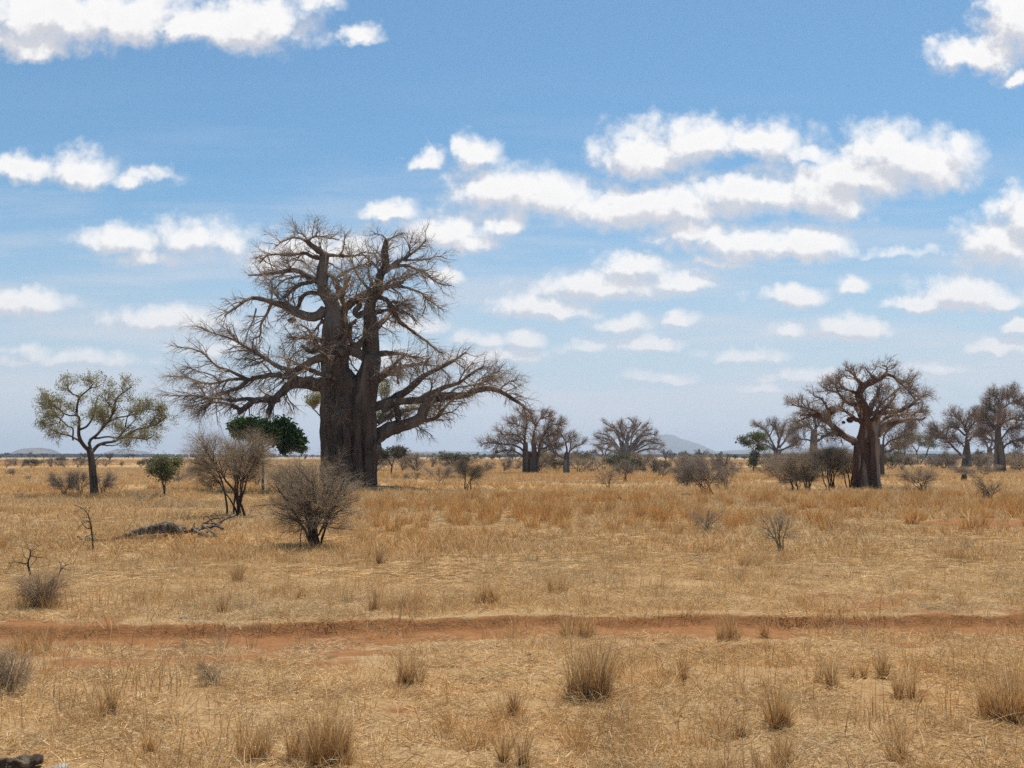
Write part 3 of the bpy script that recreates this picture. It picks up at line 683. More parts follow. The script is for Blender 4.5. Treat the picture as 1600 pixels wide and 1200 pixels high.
traced_tree('baobab_tree', 'baobab', 'crooked baobab with a long low left limb near the right edge', (1510, 732),
 [([(1510,706),(1511,690),(1508,670),(1500,655)], 8, 2), ([(1506,716),(1488,697),(1474,682),(1462,670)], 6, 2), ([(1510,676),(1522,661),(1532,650)], 6, 2), ([(1508,680),(1494,668),(1484,666)], 5, 2), ([(1476,684),(1466,684),(1456,680)], 3, 2),
  ([(1512,690),(1526,678),(1536,674)], 5, 2), ([(1508,668),(1514,654),(1522,646)], 4, 2), ([(1500,656),(1490,650),(1484,654)], 3, 1.5), ([(1510,700),(1498,690),(1490,680)], 4, 2, -3)],
 [([(1506,738),(1508,720),(1510,700)], [12,10,9], 0), ([(1514,738),(1514,722),(1512,704),(1511,690)], [10,8,7,6], -.5)], far_levels(210, 1.5, 1.3), FB, 29)
traced_tree('baobab_tree', 'baobab', 'tall many trunked baobab standing at the right edge', (1562, 740),
 [([(1560,700),(1558,668),(1562,642),(1566,622)], 8, 2), ([(1562,664),(1580,655),(1597,657),(1615,650)], 6, 2), ([(1558,668),(1545,656),(1537,642)], 6, 2), ([(1563,640),(1580,630),(1594,632)], 4, 2), ([(1560,650),(1548,636),(1545,628)], 5, 2),
  ([(1566,700),(1582,690),(1600,688)], 5, 2), ([(1556,690),(1540,684),(1530,676)], 5, 2), ([(1562,690),(1576,672),(1590,668)], 5, 2), ([(1564,630),(1556,620),(1550,618)], 3, 2), ([(1566,624),(1576,616),(1584,622)], 3, 2),
  ([(1560,680),(1566,660),(1572,648)], 5, 2, -3), ([(1562,680),(1550,664),(1556,650)], 5, 2, 3), ([(1597,657),(1606,640),(1600,632)],3,2)],
 [([(1557,748),(1558,720),(1559,690),(1559,664)], [12,10,10,8], 0), ([(1566,748),(1565,720),(1563,694)], [10,8,7], -.5), ([(1570,746),(1568,716),(1565,690)], [6,5,5], .5)], far_levels(140, 1.25, 1.8), FB, 30)
traced_tree('baobab_tree', 'baobab', 'short dark baobab between the crooked and the many trunked baobabs', (1546, 724),
 [([(1546,704),(1540,690),(1534,682)], 5, 2), ([(1546,704),(1550,688),(1548,678)], 5, 2), ([(1547,706),(1558,694),(1568,690)], 4, 2)],
 [([(1546,728),(1546,715),(1546,700)], [11,9,7], 0)], far_levels(220, 1.4, .5), FG, 31)

# --- the leafy acacia on the left
LA = [([(140,704),(128,692),(123,678),(124,656),(120,646),(124,622),(140,608),(144,600),(136,593)], 7, 1.5), ([(123,672),(136,666),(146,650),(150,630),(156,616)], 4, 1.2),
 ([(142,704),(140,690),(154,676),(170,658),(178,640),(180,626),(192,614),(205,604)], 5.5, 1.5), ([(148,685),(168,682),(184,684),(198,670),(212,656)], 3.5, 1.2),
 ([(144,706),(156,694),(176,690),(192,684),(208,684),(228,686),(240,680)], 6, 1.5), ([(192,684),(212,672),(230,668),(246,662),(260,652)], 4, 1.2), ([(128,692),(112,682),(96,678),(80,672)], 4, 1.2),
 ([(114,688),(114,670),(106,666),(88,650),(66,652)], 3, 1), ([(120,650),(100,646),(84,632),(70,624)], 3, 1), ([(124,620),(112,614),(102,600)], 2.5, 1), ([(170,658),(186,652),(206,648),(230,640),(248,640)], 3, 1),
 ([(178,640),(166,626),(164,610)], 2.5, 1), ([(196,668),(200,650),(214,640)], 2.5, 1), ([(152,678),(162,662),(158,644)], 2.5, 1), ([(140,608),(152,604),(160,600)], 2, 1), ([(100,646),(92,660),(78,664)], 2, 1),
 ([(146,722),(152,716),(160,710)], 2.2, .8), ([(230,668),(244,650),(250,644)], 2, 1), ([(156,694),(168,696),(184,694),(190,690)], 3, 1)]
LC = [([(147,782),(144,745),(142,716),(138,700)], [9,8,8,7], 0), ([(152,781),(149,750),(146,722),(142,702)], [8,6,6,6], -.15), ([(143,780),(143,750),(141,722)], [6,5,5], .1)]
la_levels = [dict(n=210, length=(.6, 1.3), angle=(30, 70), rad=.6, rmax=.03, up=.3, wob=.28, out=.25, sides=4, t=(.35, 1)),
 dict(n=1300, length=(.35, .8), angle=(30, 70), rad=.7, rmax=.014, up=.05, wob=.25, out=.2), dict(n=4200, length=(.2, .45), angle=(30, 70), rad=.8, rmax=.007, wob=.25, rtip=.6)]
OLIVE = [(.23, .22, .055), (.29, .26, .085), (.18, .18, .05), (.33, .28, .11)]
GREEN = [(.12, .15, .06), (.16, .175, .08), (.095, .115, .05)]
DKGREEN = [(.04, .085, .022), (.06, .115, .03), (.03, .06, .018)]
traced_tree('acacia_tree', 'acacia', 'sparse leafed acacia with a forked trunk standing alone at the left', (147, 777), LA, LC, la_levels, (M['acacia_bark'], M['twig_greyd']), 41,
            leaf=dict(n=23000, size=(.025, .06), spread=.09, cols=OLIVE), dscale=.5)

# --- smaller leafy trees: crown blobs on a thin trunk
def leafy_tree(name, label, base, trunk, blobs, w, cols, seed, nleaf=9000, lsize=(.05, .11), twigmat='twig_greyd', barkm='acacia_bark', group=None, ntw=700, cat='tree', depth=1.0, shell=.35):
    """base px; trunk = px polylines; blobs = (px, py, rx, ry) leaf clumps in px"""
    rng = np.random.default_rng(seed); D = dist(*base); x0 = at(base[0], base[1], D)[0]; origin = (x0, D, gz(x0, D))
    root = empty(name, origin, label, cat, group); g = Geo(); tw = Geo(); k = D / F
    P, Rd = snap_limbs(D, [(p, ww, ww * .45) for p, ww in trunk], rng, dscale=.4)
    P[0, 0, 2] -= .15
    g.tubes(P, Rd, 7); g.build('trunk', M[barkm], root, origin)
    pts = []; src = P[:, -6:].reshape(-1, 3)
    tot = sum(b[2] * b[3] for b in blobs)
    for (bx, by, rx, ry) in blobs:
        c = np.array(at(bx, by, D)); c[1] += rng.uniform(-1, 1) * rx * k * depth; n = max(20, int(ntw * rx * ry / tot))
        d = rng.normal(size=(n, 3)); d /= np.linalg.norm(d, axis=1, keepdims=True); r = shell + (1 - shell) * rng.random((n, 1))
        e = c + d * r * np.array([rx * k, rx * k * .9, ry * k])
        s = src[np.argmin(((src[None] - c) ** 2).sum(2), axis=1)][0]
        t = np.linspace(0, 1, 5)[None, :, None]; a = c * .6 + s * .4
        Q = (1 - t) ** 2 * s + 2 * t * (1 - t) * (a + rng.normal(size=(n, 1, 3)) * .2 * rx * k) + t ** 2 * e[:, None]
        Q[:, 1:4] += rng.normal(size=(n, 3, 3)) * .05 * rx * k
        tw.tubes(Q, np.linspace(.35, .08, 5)[None] * k * np.ones((n, 1)), 3); pts.append(Q[:, 3:])
    tw.build('crown', M[twigmat], root, origin)
    gl = Geo(); leaves(gl, np.concatenate(pts), rng, nleaf, lsize, .10 + 1.0 * k, cols); gl.build('foliage', M['leaf'], root, origin, smooth=False)
    return root
leafy_tree('evergreen_tree', 'dense dark green tree with a thin trunk behind the two grey bushes', (411, 772), [([(411,774),(411,740),(411,706),(410,694)], 5), ([(411,712),(396,698),(384,684)], 3), ([(411,708),(428,696),(450,692)], 3)],
  [(368,667,9,6),(378,660,9,5),(372,677,9,6),(386,668,12,8),(396,659,8,6),(402,672,12,7),(412,663,9,7),(420,672,12,8),(430,664,9,6),(441,659,10,6),(436,674,12,8),(449,668,8,6),(452,680,11,8),(463,677,8,5),(466,690,10,7),(455,696,11,7),(470,700,8,5),(438,690,12,7),(422,684,11,7),(408,682,10,6),(392,680,9,5),(445,703,9,4)], 5, DKGREEN, 51, 14000, (.08, .19), ntw=1200)
leafy_tree('leafy_tree', 'olive green tree showing behind the trunk of the huge baobab', (536, 748), [([(536,750),(540,710),(545,670)], 6), ([(542,690),(510,660),(490,640)], 4), ([(542,690),(580,670),(610,652)], 4)],
  [(482,624,14,9),(498,618,16,11),(560,640,30,16),(600,648,22,10),(632,644,16,8),(612,628,20,10),(650,634,12,6),(520,630,20,12),(600,600,20,10)], 5, OLIVE, 52, 12000, (.06, .12))
leafy_tree('small_tree', 'small green topped tree between the leafy acacia and the grey bushes', (257, 778), [([(257,779),(256,760),(250,742),(240,728)], 3), ([(257,778),(258,756),(264,738),(272,724)], 2.6), ([(257,770),(254,746),(256,724)], 2.4)],
  [(238,724,13,8),(256,720,16,9),(272,722,12,8),(248,734,18,10),(264,736,16,10),(282,720,5,4),(255,746,12,8)], 3, [(.14,.18,.055),(.19,.20,.08),(.22,.19,.11)], 53, 6500, (.035, .08), 'twig_grey', ntw=1500)
leafy_tree('acacia_tree', 'green acacia left of the dark trunked baobab', (1177, 738), [([(1177,740),(1178,720),(1180,704),(1186,694)], 2.6), ([(1179,706),(1170,694),(1160,690)], 1.6), ([(1184,696),(1194,688),(1200,684)],1.6)],
  [(1160,686,9,4),(1176,680,14,5),(1192,680,12,5),(1170,692,10,4),(1188,700,12,5),(1178,712,9,8),(1174,724,9,8)], 3, GREEN, 54, 4500, (.09, .18), ntw=420)
leafy_tree('acacia_tree', 'forked green acacia right of the reddish baobab', (1436, 725), [([(1434,727),(1432,708),(1423,692),(1418,684)], 2.6), ([(1436,727),(1448,710),(1452,696),(1462,686)], 3), ([(1432,708),(1438,692)], 1.8)],
  [(1418,688,14,8),(1432,680,16,8),(1450,684,14,8),(1462,678,10,6),(1440,694,16,7),(1456,696,12,7),(1410,696,10,6)], 3, GREEN, 55, 6500, (.10, .2), ntw=500)
leafy_tree('acacia_tree', 'flat topped acacia with two canopies just right of the huge baobab trunk', (612, 743), [([(612,744),(611,728),(604,716),(594,708)], 2.8), ([(612,732),(616,716),(620,706)], 2.2)],
  [(592,706,10,4),(600,710,9,4),(616,702,14,5),(630,704,10,5),(624,710,12,5),(586,712,5,3)], 3, [(.08,.075,.045),(.10,.09,.055),(.07,.06,.04)], 56, 3500, (.08, .16), ntw=500)

# ------------------------------------------------------------------ bare bushes
def bush_parts(rng, H, W, nst, dens, tw_r, flat=.75, low=.35, sub=1.0):
    """stems fan out of one foot and carry a dense fuzz of fine twigs. H, W in metres"""
    g = Geo(); t = Geo(); n = nst
    ang = np.arange(n) / n * 2 * math.pi + rng.normal(size=n) * .5; rr = np.sqrt((np.arange(n) + .5) / n)[rng.permutation(n)] * .40 * W
    top = H * (flat + (1 - flat) * np.sqrt(np.clip(1 - (rr / (.5 * W)) ** 2, 0, 1))) * rng.uniform(.66, .90, n)
    end = np.stack([np.cos(ang) * rr, np.sin(ang) * rr, top], 1) + rng.normal(size=3) * np.array([.06, .06, 0]) * W
    K = 9; s = np.linspace(0, 1, K)[None, :, None]; foot = rng.normal(size=(n, 1, 3)) * np.array([.10, .10, 0]) * W * .5
    P = np.concatenate([end[:, None, :2] * s ** 1.25, end[:, None, 2:] * s ** .88], 2) + foot * (1 - s)
    wv = rng.normal(size=(n, K, 3)) * .02 * H; wv[:, 0] = 0; P = P + np.cumsum(wv, 1) * .7; P[:, 0, 2] = -.05
    r0 = rng.uniform(.5, 1.2, n)[:, None] * H * .0135
    Rr = r0 * np.linspace(1, .34, K)[None]
    c = (0, 0, H * .45)
    a = grow(P, Rr, int(13 * n * sub), rng, (.22 * H, .46 * H), (20, 60), (low, .95), up=.10, wob=.18, K=6, rad=.6, rmax=.02 * H, centre=c, out=.5)
    b = grow(a[0], a[1], int(700 * dens), rng, (.13 * H, .28 * H), (20, 60), (.1, 1), up=.05, wob=.2, K=5, rad=.6, rmax=tw_r * 2, centre=c, out=.3)
    d = grow(b[0], b[1], int(5200 * dens), rng, (.06 * H, .16 * H), (25, 75), (.05, 1), wob=.22, K=4, rad=.8, rmax=tw_r, centre=c, out=.15, rtip=.6)
    q = d[0].reshape(-1, 3); zs = H / np.percentile(q[:, 2], 99.3); xs = W / (np.percentile(q[:, 0], 98.5) - np.percentile(q[:, 0], 1.5)); m = np.array([xs, xs, zs])
    g.tubes(P * m, Rr, 6); g.tubes(a[0] * m, a[1], 4); t.tubes(b[0] * m, b[1], 3); t.tubes(d[0] * m, d[1], 3)
    return g, t
def bush(name, label, px, py, wpx, hpx, seed, nst=12, dens=1.6, tw=.35, mat='twig_grey', flat=.75, low=.35, stem='stem_dark', group='bare bushes on the plain', cat='bush'):
    rng = np.random.default_rng(seed); D = dist(px, py); k = D / F; x = at(px, py, D)[0]
    root = empty(name, (x, D, gz(x, D)), label, cat, group)
    g, t = bush_parts(rng, hpx * k, wpx * k, nst, dens, max(.0035, tw * k * .46), flat, low)
    g.build('stems', M[stem], root); t.build('crown', M[mat], root)
    return root
bush('bare_bush', 'nearest grey brown bush with many thin stems and a small dark shadow', 492, 857, 142, 150, 61, 22, 1.75, .32, low=.3)
bush('bare_bush', 'round grey bush on four tall dark stems behind the right end of the fallen log', 371, 809, 136, 140, 62, 11, 2.0, .35, flat=.7, low=.5)
bush('bare_bush', 'pale grey bush filling the gap between the round grey bush and the nearest bush', 448, 786, 90, 66, 63, 10, 1.6, .4)
bush('bare_bush', 'ashy bush left of the leafy acacia trunk', 100, 777, 44, 42, 64, 10, 1.3, .4, 'twig_greyd')
bush('bare_bush', 'ashy bush touching the left side of the leafy acacia trunk', 124, 776, 40, 44, 65, 9, 1.2, .4, 'twig_greyd')
bush('bare_bush', 'ashy bush touching the right side of the leafy acacia trunk', 160, 774, 40, 40, 66, 9, 1.2, .4, 'twig_greyd')
bush('bare_bush', 'low grey bush just behind the small green topped tree', 280, 755, 40, 20, 67, 9, 1.0, .5, 'twig_greyd', .9, .1)
bush('bare_bush', 'upright little bush with an open forked foot on open grass', 731, 769, 50, 54, 68, 7, 1.4, .4, low=.45)
bush('bare_bush', 'round flat bush left of the upright little bush', 688, 758, 50, 32, 69, 8, 1.4, .45, 'twig_greyd', .85, .4)
bush('bare_bush', 'dense dark vase shaped bush on four thick stems in the middle right', 1104, 774, 82, 62, 70, 12, 2.6, .35, 'twig_greyd', .8, .35)
bush('bare_bush', 'smaller dark bush left of the dense vase shaped bush', 1073, 763, 46, 44, 71, 9, 1.7, .4, 'twig_greyd', .8, .3)
bush('bare_bush', 'thin open bush right of the dense vase shaped bush', 1135, 766, 34, 36, 72, 6, .45, .4)
bush('bare_bush', 'thin see through bush below the small spreading baobab', 952, 766, 46, 38, 73, 9, .6, .4)
bush('small_tree', 'little dark tree with a green top below the wide domed baobab', 977, 753, 34, 36, 74, 8, 1.5, .4, 'twig_greyd')
bush('bare_bush', 'leftmost bush of the grey thicket left of the reddish baobab', 1222, 757, 60, 44, 75, 10, 1.5, .4)
bush('bare_bush', 'second bush of the grey thicket, round and low', 1242, 768, 62, 58, 76, 11, 1.8, .4)
bush('bare_bush', 'middle bush of the grey thicket on bent dark stems', 1262, 770, 64, 70, 77, 10, 1.9, .38)
bush('bare_bush', 'tall pale bush of the grey thicket on a single stem', 1295, 769, 66, 76, 78, 8, 1.9, .38, low=.5)
bush('bare_bush', 'dark bush hugging the left side of the reddish baobab trunk', 1328, 766, 56, 70, 79, 9, 1.6, .38, low=.4)
bush('bare_bush', 'wide pale bush at the back of the grey thicket', 1290, 748, 110, 52, 80, 12, 2.0, .45)
bush('bare_bush', 'open grey bush right of the reddish baobab trunk', 1441, 772, 56, 48, 81, 10, 1.1, .4, low=.4)
bush('bare_bush', 'flat topped grey bush below the crooked baobab', 1532, 756, 66, 32, 82, 10, 1.8, .4, 'twig_greyd', .95, .5)
bush('bare_bush', 'low wispy bush in front of the flat topped grey bush', 1543, 782, 56, 40, 83, 14, .35, .4, low=.2)
bush('bare_bush', 'small dark round bush between the reddish baobab and the forked acacia', 1409, 736, 26, 26, 84, 8, 1.3, .45, 'twig_greyd', .85)
bush('dead_shrub', 'leafless pale shrub in the orange grass above the middle of the plain', 1103, 836, 64, 44, 85, 14, .5, .35, low=.15, cat='shrub', group='dead shrubs', stem='twig_grey')
bush('dead_shrub', 'tall leafless shrub rising alone from the grass right of the middle', 1219, 864, 56, 76, 86, 9, .30, .35, low=.3, cat='shrub', group='dead shrubs', stem='twig_grey')
bush('dead_shrub', 'wispy leafless shrub in the grass right of the leafy acacia', 228, 788, 56, 28, 87, 9, .2, .4, low=.2, cat='shrub', group='dead shrubs', stem='twig_grey')
bush('dead_shrub', 'silvery tangled shrub at the left edge below the track', 14, 1092, 76, 78, 88, 16, .9, .16, low=.1, cat='shrub', group='dead shrubs', stem='twig_grey')
bush('dead_shrub', 'small silvery shrub below the track near the left', 331, 1068, 60, 44, 89, 12, .6, .16, low=.1, cat='shrub', group='dead shrubs', stem='twig_grey')
bush('dead_shrub', 'brown tangled thorn heap with a bare twig above it at the left edge', 66, 948, 84, 60, 90, 46, 1.3, .22, 'twig_brown', low=.08, cat='shrub', group='dead shrubs', stem='twig_grey')

# copies of a few bush forms for the scrub that fills the middle distance
def proto_bush(seed, H, W, mat, dens, green=None, flat=.8, tw=.016):
    rng = np.random.default_rng(seed); g, t = bush_parts(rng, H, W, 9, dens, tw, flat, .3)
    a = g.build('stems', M['stem_dark']); b = t.build('crown', M[mat]); c = None
    COL.objects.unlink(a); COL.objects.unlink(b)
    if green:
        gl = Geo(); V = np.concatenate(t.V); V = V[V[:, 2] > H * .55]; leaves(gl, V[None], rng, 2600, (.05, .12), .1, green); c = gl.build('foliage', M['leaf'], smooth=False); COL.objects.unlink(c)
    return [o for o in (a, b, c) if o], H
PROT = [proto_bush(101, 2.6, 3.0, 'twig_greyd', .8), proto_bush(102, 2.2, 3.2, 'twig_grey', .8, flat=.9), proto_bush(103, 3.0, 2.8, 'twig_greyd', .7), proto_bush(104, 2.5, 3.0, 'twig_greyd', .7, [(.085, .10, .045), (.11, .115, .055), (.14, .12, .08)])]
used = set()
def put_bush(px, py, hpx, v, label, seed, group='bare bushes on the plain', wide=1.0, name='bare_bush'):
    D = dist(px, py); x = at(px, py, D)[0]; parts, H = PROT[v]
    root = empty(name, (x, D, gz(x, D) - .03), label, 'bush', group)
    s = hpx * D / F / H; root.scale = (s * wide, s * wide, s); root.rotation_euler.z = seed * 1.37
    for p in parts:
        q = p.copy(); COL.objects.link(q); q.parent = root; q.name = p.name.split('.')[0]
MID = [(330,768,26,0,'dim grey bush behind the round grey bush on dark stems',1.4),(400,760,26,1,'grey bush under the dense dark green tree',1.5),(560,748,34,0,'dark bush against the foot of the huge baobab',1.2),
 (588,740,18,0,'little dark bush left of the flat topped acacia',1),(628,738,22,2,'small bush right of the flat topped acacia',1),(650,737,12,1,'low grey bush between the flat topped acacia and the round flat bush',1.6),(632,752,14,0,'low scrub bush below the flat topped acacia',1.5),
 (650,751,16,1,'grey bush immediately left of the round flat bush',1.2),(676,730,22,2,'dark bush above the round flat bush',1.1),(697,732,14,0,'flat bush between two taller ones above the round flat bush',1.7),(716,742,16,1,'grey bush tucked behind the upright little bush',1.6),
 (762,738,20,0,'bush left of the column trunked baobab, beneath the tip of the great limb',1.4),(752,742,14,1,'low pale bush right of the upright little bush',1.5),(788,738,24,2,'taller bush beneath the left limbs of the column trunked baobab',1.1),(806,736,16,0,'bush against the left foot of the column trunked baobab',1.4),
 (856,736,20,1,'pale bush between the column trunked and the slender forked baobab',1.5),(871,738,20,3,'greenish bush against the left of the slender forked baobab',1.1),(905,740,24,1,'grey bush right of the slender forked baobab',1.5),(925,738,28,1,'wide grey bush below and left of the small spreading baobab',1.8),(913,728,20,3,'green tinged bush behind the slender forked baobab',1.4),
 (960,734,22,0,'dark bush between the small spreading and the wide domed baobab',1.5),(985,742,26,3,'green topped bush in front of the domed baobab trunk',1.2),(1008,740,20,0,'dark bush right of the green topped bush',1.5),(1022,742,32,2,'tall grey bush below the right side of the domed baobab',1.2),(1037,741,22,3,'green topped bush right of the domed baobab',1.3),(1036,748,20,0,'dark round bush below the green topped one',1.2),
 (1152,740,22,0,'dark bush left of the green acacia',1.2),(1140,746,20,1,'pale bush right behind the dense vase shaped bush',1.4),(1122,738,22,2,'grey bush rising behind the dense vase shaped bush',1.3),(1195,742,14,1,'low grey bush below the green acacia',1.8),(1228,728,20,3,'green bush right of the dark trunked baobab',1.2),(1080,728,16,0,'small far bush above the smaller dark bush',1.3),
 (1392,735,24,3,'green tinged bush right of the reddish baobab trunk',1.5),(1424,730,18,0,'dark bush at the foot of the forked acacia',1.4),(1465,732,22,2,'round bush right of the forked acacia',1.3),(1480,728,16,3,'green bush between the forked acacia and the crooked baobab',1.4),(1488,734,18,0,'dark bush left of the crooked baobab',1.2),(1532,730,18,3,'green bush right of the crooked baobab trunk',1.3),
 (1583,736,24,0,'dark bush at the right edge beside the many trunked baobab',1.2),(1600,734,22,1,'pale bush cut by the right edge',1.4),(1545,742,18,1,'low bush left of the many trunked baobab',1.5),
 (20,744,14,0,'dark bush at the left edge of the far field',1.5),(46,752,10,1,'tiny round bush alone on the far left grass',1),(36,730,14,0,'far bush under the rounded hill',1.6),(80,730,16,2,'far upright bush right of the rounded hill',1.1),(100,731,13,0,'far bush left of the leafy acacia',1.5),(50,732,15,3,'far greenish bush below the rounded hill',1.5),
 (122,731,18,0,'far dark bush behind the leafy acacia crown fork',1.3),(165,729,14,1,'far bush right of the leafy acacia trunk',1.3),(190,729,10,2,'tiny far bush right of the leafy acacia',1.2),(300,742,16,0,'far bush between the green topped tree and the round grey bush',1.5)]
for i, (px, py, h, v, lab, wd) in enumerate(MID): put_bush(px, py, h, v, lab, i, wide=wd)

# far trees strung along the horizon: each a single mesh
def far_tree_mesh(seed, kind):
    rng = np.random.default_rng(seed); g = Geo()
    H = 6.0; th = {'dome': .45, 'flat': .6, 'bare': .4}[kind] * H
    nl = 7; K = 7; s = np.linspace(0, 1, K)[None, :, None]; a = np.arange(nl) / nl * 2 * math.pi + rng.random(nl)
    rr = rng.uniform(.25, .8, nl) * H * .6
    e = np.stack([np.cos(a) * rr, np.sin(a) * rr, H * (rng.uniform(.75, .85, nl) if kind == 'flat' else rng.uniform(.5, .9, nl))], 1)
    P = np.concatenate([e[:, None, :2] * s ** 1.6, e[:, None, 2:] * s ** .75], 2); P[:, 0, 2] = -.3
    Rr = np.linspace(.22 if kind == 'bare' else .13, .05, K)[None] * np.ones((nl, 1)); g.tubes(P, Rr, 5)
    A = grow(P, Rr, 120, rng, (1, 2.2), (30, 70), (.45, 1), up=.1, wob=.25, K=5, rad=.8, rmax=.06, centre=(0, 0, H * .4), out=.4)
    B = grow(A[0], A[1], 700, rng, (.6, 1.3), (30, 70), (.1, 1), wob=.25, K=4, rad=.9, rmax=.045, rtip=.8, centre=(0, 0, H * .4), out=.2)
    if kind == 'flat':
        for q in (A[0], B[0]): q[..., 2] = np.minimum(q[..., 2], H * .98); q[..., 2] = np.maximum(q[..., 2], H * .6 + 0 * q[..., 2]) if q is B[0] else q[..., 2]
    g.tubes(A[0], A[1], 3); g.tubes(B[0], B[1], 3)
    V = np.concatenate(g.V); c = np.broadcast_to(np.array([.14, .11, .085]), V.shape).copy()
    g.C = [c]
    if kind != 'bare': leaves(g, B[0], rng, 1600, (.12, .28), .18, {'dome': [(.055, .06, .028), (.075, .075, .035)], 'flat': [(.06, .065, .03), (.085, .08, .04)]}[kind])
    return raw_mesh('far_tree', np.concatenate(g.V), g.Fq + g.Ft, True, np.concatenate(g.C))
FT = [far_tree_mesh(201, 'dome'), far_tree_mesh(202, 'flat'), far_tree_mesh(203, 'bare'), far_tree_mesh(204, 'dome')]
for m_ in FT: m_.materials.append(M['leaf'])
frng = np.random.default_rng(77)
FARL = [(46,716,10,0,'small far tree in front of the rounded hill'),(10,716,9,1,'far tree at the left edge of the horizon'),(33,716,8,1,'flat far tree below the rounded hill'),(55,717,8,3,'far tree below the hill summit'),(172,722,16,2,'hazy far baobab just right of the leafy acacia trunk'),(132,720,14,2,'hazy far baobab behind the left fork of the leafy acacia'),(208,718,9,1,'flat topped far tree right of the leafy acacia'),(100,716,6,0,'tiny far tree left of the leafy acacia'),
 (678,716,8,1,'flat far tree right of the flat topped acacia'),(694,717,10,2,'bare far tree in the gap right of the huge baobab'),(706,716,7,0,'tiny far tree in the gap right of the huge baobab'),(722,716,6,3,'second tiny far tree left of the dark far clump'),(745,717,11,0,'dark far tree clump left of the column trunked baobab'),(757,717,9,3,'dark far tree close by the weaver nest limb'),(772,717,10,0,'dark far tree below the weaver nest limb'),
 (1050,722,14,3,'far dark tree right of the domed baobab'),(1072,722,18,0,'far green tree left of the bare far baobab'),(1096,724,24,2,'bare far baobab above the dense vase shaped bush'),(1125,719,14,0,'dark far tree right of the bare far baobab'),(1148,719,10,3,'low dark far tree left of the green acacia'),(1140,719,10,1,'flat dark far tree left of the green acacia'),(1408,724,22,3,'green far tree right of the reddish baobab'),(1592,722,22,2,'bare far tree at the right edge'),(1580,722,16,0,'green far tree by the right edge'),(1475,722,16,0,'green far tree left of the crooked baobab'),(1240,724,18,3,'green far tree behind the grey thicket'),(1530,722,20,0,'green far tree right of the crooked baobab'),(900,724,22,2,'hazy bare far tree right of the slender forked baobab'),(918,722,18,0,'hazy far tree left of the small spreading baobab'),(1040,720,20,2,'hazy bare far tree right of the domed baobab'),(1385,722,26,2,'bare far tree behind the reddish baobab')]
for i, (px, py, h, v, lab) in enumerate(FARL):
    D = dist(px, py); x = at(px, py, D)[0]; o = bpy.data.objects.new('far_tree', FT[v]); COL.objects.link(o)
    s = h * D / F / 6.0; o.location = (x, D, 0); o.scale = (s, s, s); o.rotation_euler.z = i * 2.1; tag(o, lab, 'tree', 'far trees along the horizon')
srng = np.random.default_rng(31)
for i in range(96):
    lft = i >= 66; px = srng.uniform(-10, 330) if lft else srng.uniform(560, 1625); py = srng.uniform(719.5, 731) if lft else srng.uniform(721, 740)
    put_bush(px, py, (py - 713) * srng.uniform(.9, 1.5) if not lft else (py - 713) * srng.uniform(.5, .9), int(srng.choice([0, 1, 2, 0, 1, 3])), 'small dull bush in the scrub belt of the left distance' if lft else 'small dull bush in the scrub belt between the baobabs', 100 + i, 'bushes of the left distance' if lft else 'bushes of the scrub belt', wide=srng.uniform(1.1, 1.8))
for i in range(270):
    px = frng.uniform(-60, 1660); py = 713 + 1.0 + frng.random() ** 1.6 * 6; D = min(dist(px, py), 3200); x = at(px, py, D)[0]
    v = int(frng.integers(0, 4)); hm_ = frng.uniform(2.5, 7.0) if D > 900 else frng.uniform(2.5, 4.5)
    if px < 560 and D < 800: continue
    o = bpy.data.objects.new('far_tree', FT[v]); COL.objects.link(o); s = hm_ / 6.0
    o.location = (x, D, 0); o.scale = (s * 1.5, s * 1.5, s); o.rotation_euler.z = i * 1.3
    tag(o, 'tiny tree in the hazy tree line on the horizon', 'tree', 'tiny trees of the horizon line')
# far woodland: reads as one band
def woodland():
    rng = np.random.default_rng(9); n = 90000
    Y0 = 2000 + rng.random(n) ** 1.3 * 5200; ang = rng.uniform(-.62, .62, n); X0 = Y0 * ang
    keep = sn(X0, Y0, .0022, 1.0) + .4 * sn(X0, Y0, .008, 2) > .25; X0, Y0 = X0[keep], Y0[keep]; n = len(X0)
    h = rng.uniform(2.5, 8.5, n); wd = rng.uniform(4, 12, n); g = Geo()
    for j in range(3):
        a = rng.random(n) * math.pi; dx, dy = np.cos(a) * wd / 2, np.sin(a) * wd / 2
        z0 = h * rng.uniform(0, .3, n)
        V = np.stack([np.stack([X0 - dx, Y0 - dy, z0], 1), np.stack([X0 - dx * .3, Y0 - dy * .3, z0 * 0 - .2], 1), np.stack([X0 + dx, Y0 + dy, z0 + h * .1], 1), np.stack([X0 + dx * .55, Y0 + dy * .5, h], 1), np.stack([X0 - dx * .5, Y0 - dy * .6, h * .92], 1)], 1)
        base = np.arange(n)[:, None] * 5
        q = np.concatenate([base + [[0, 1, 2, 3]], ], 0); t = base + [[0, 3, 4]]
        c = np.array([[.05, .05, .028]]) * rng.uniform(.7, 1.5, (n, 1)); g.add(V.reshape(-1, 3), quads=q, tris=t, col=np.repeat(c, 5, 0))
    o = g.build('far_woodland', M['leaf'], smooth=False); tag(o, 'dark band of far woodland along the horizon', 'woodland', kind='stuff')
woodland()

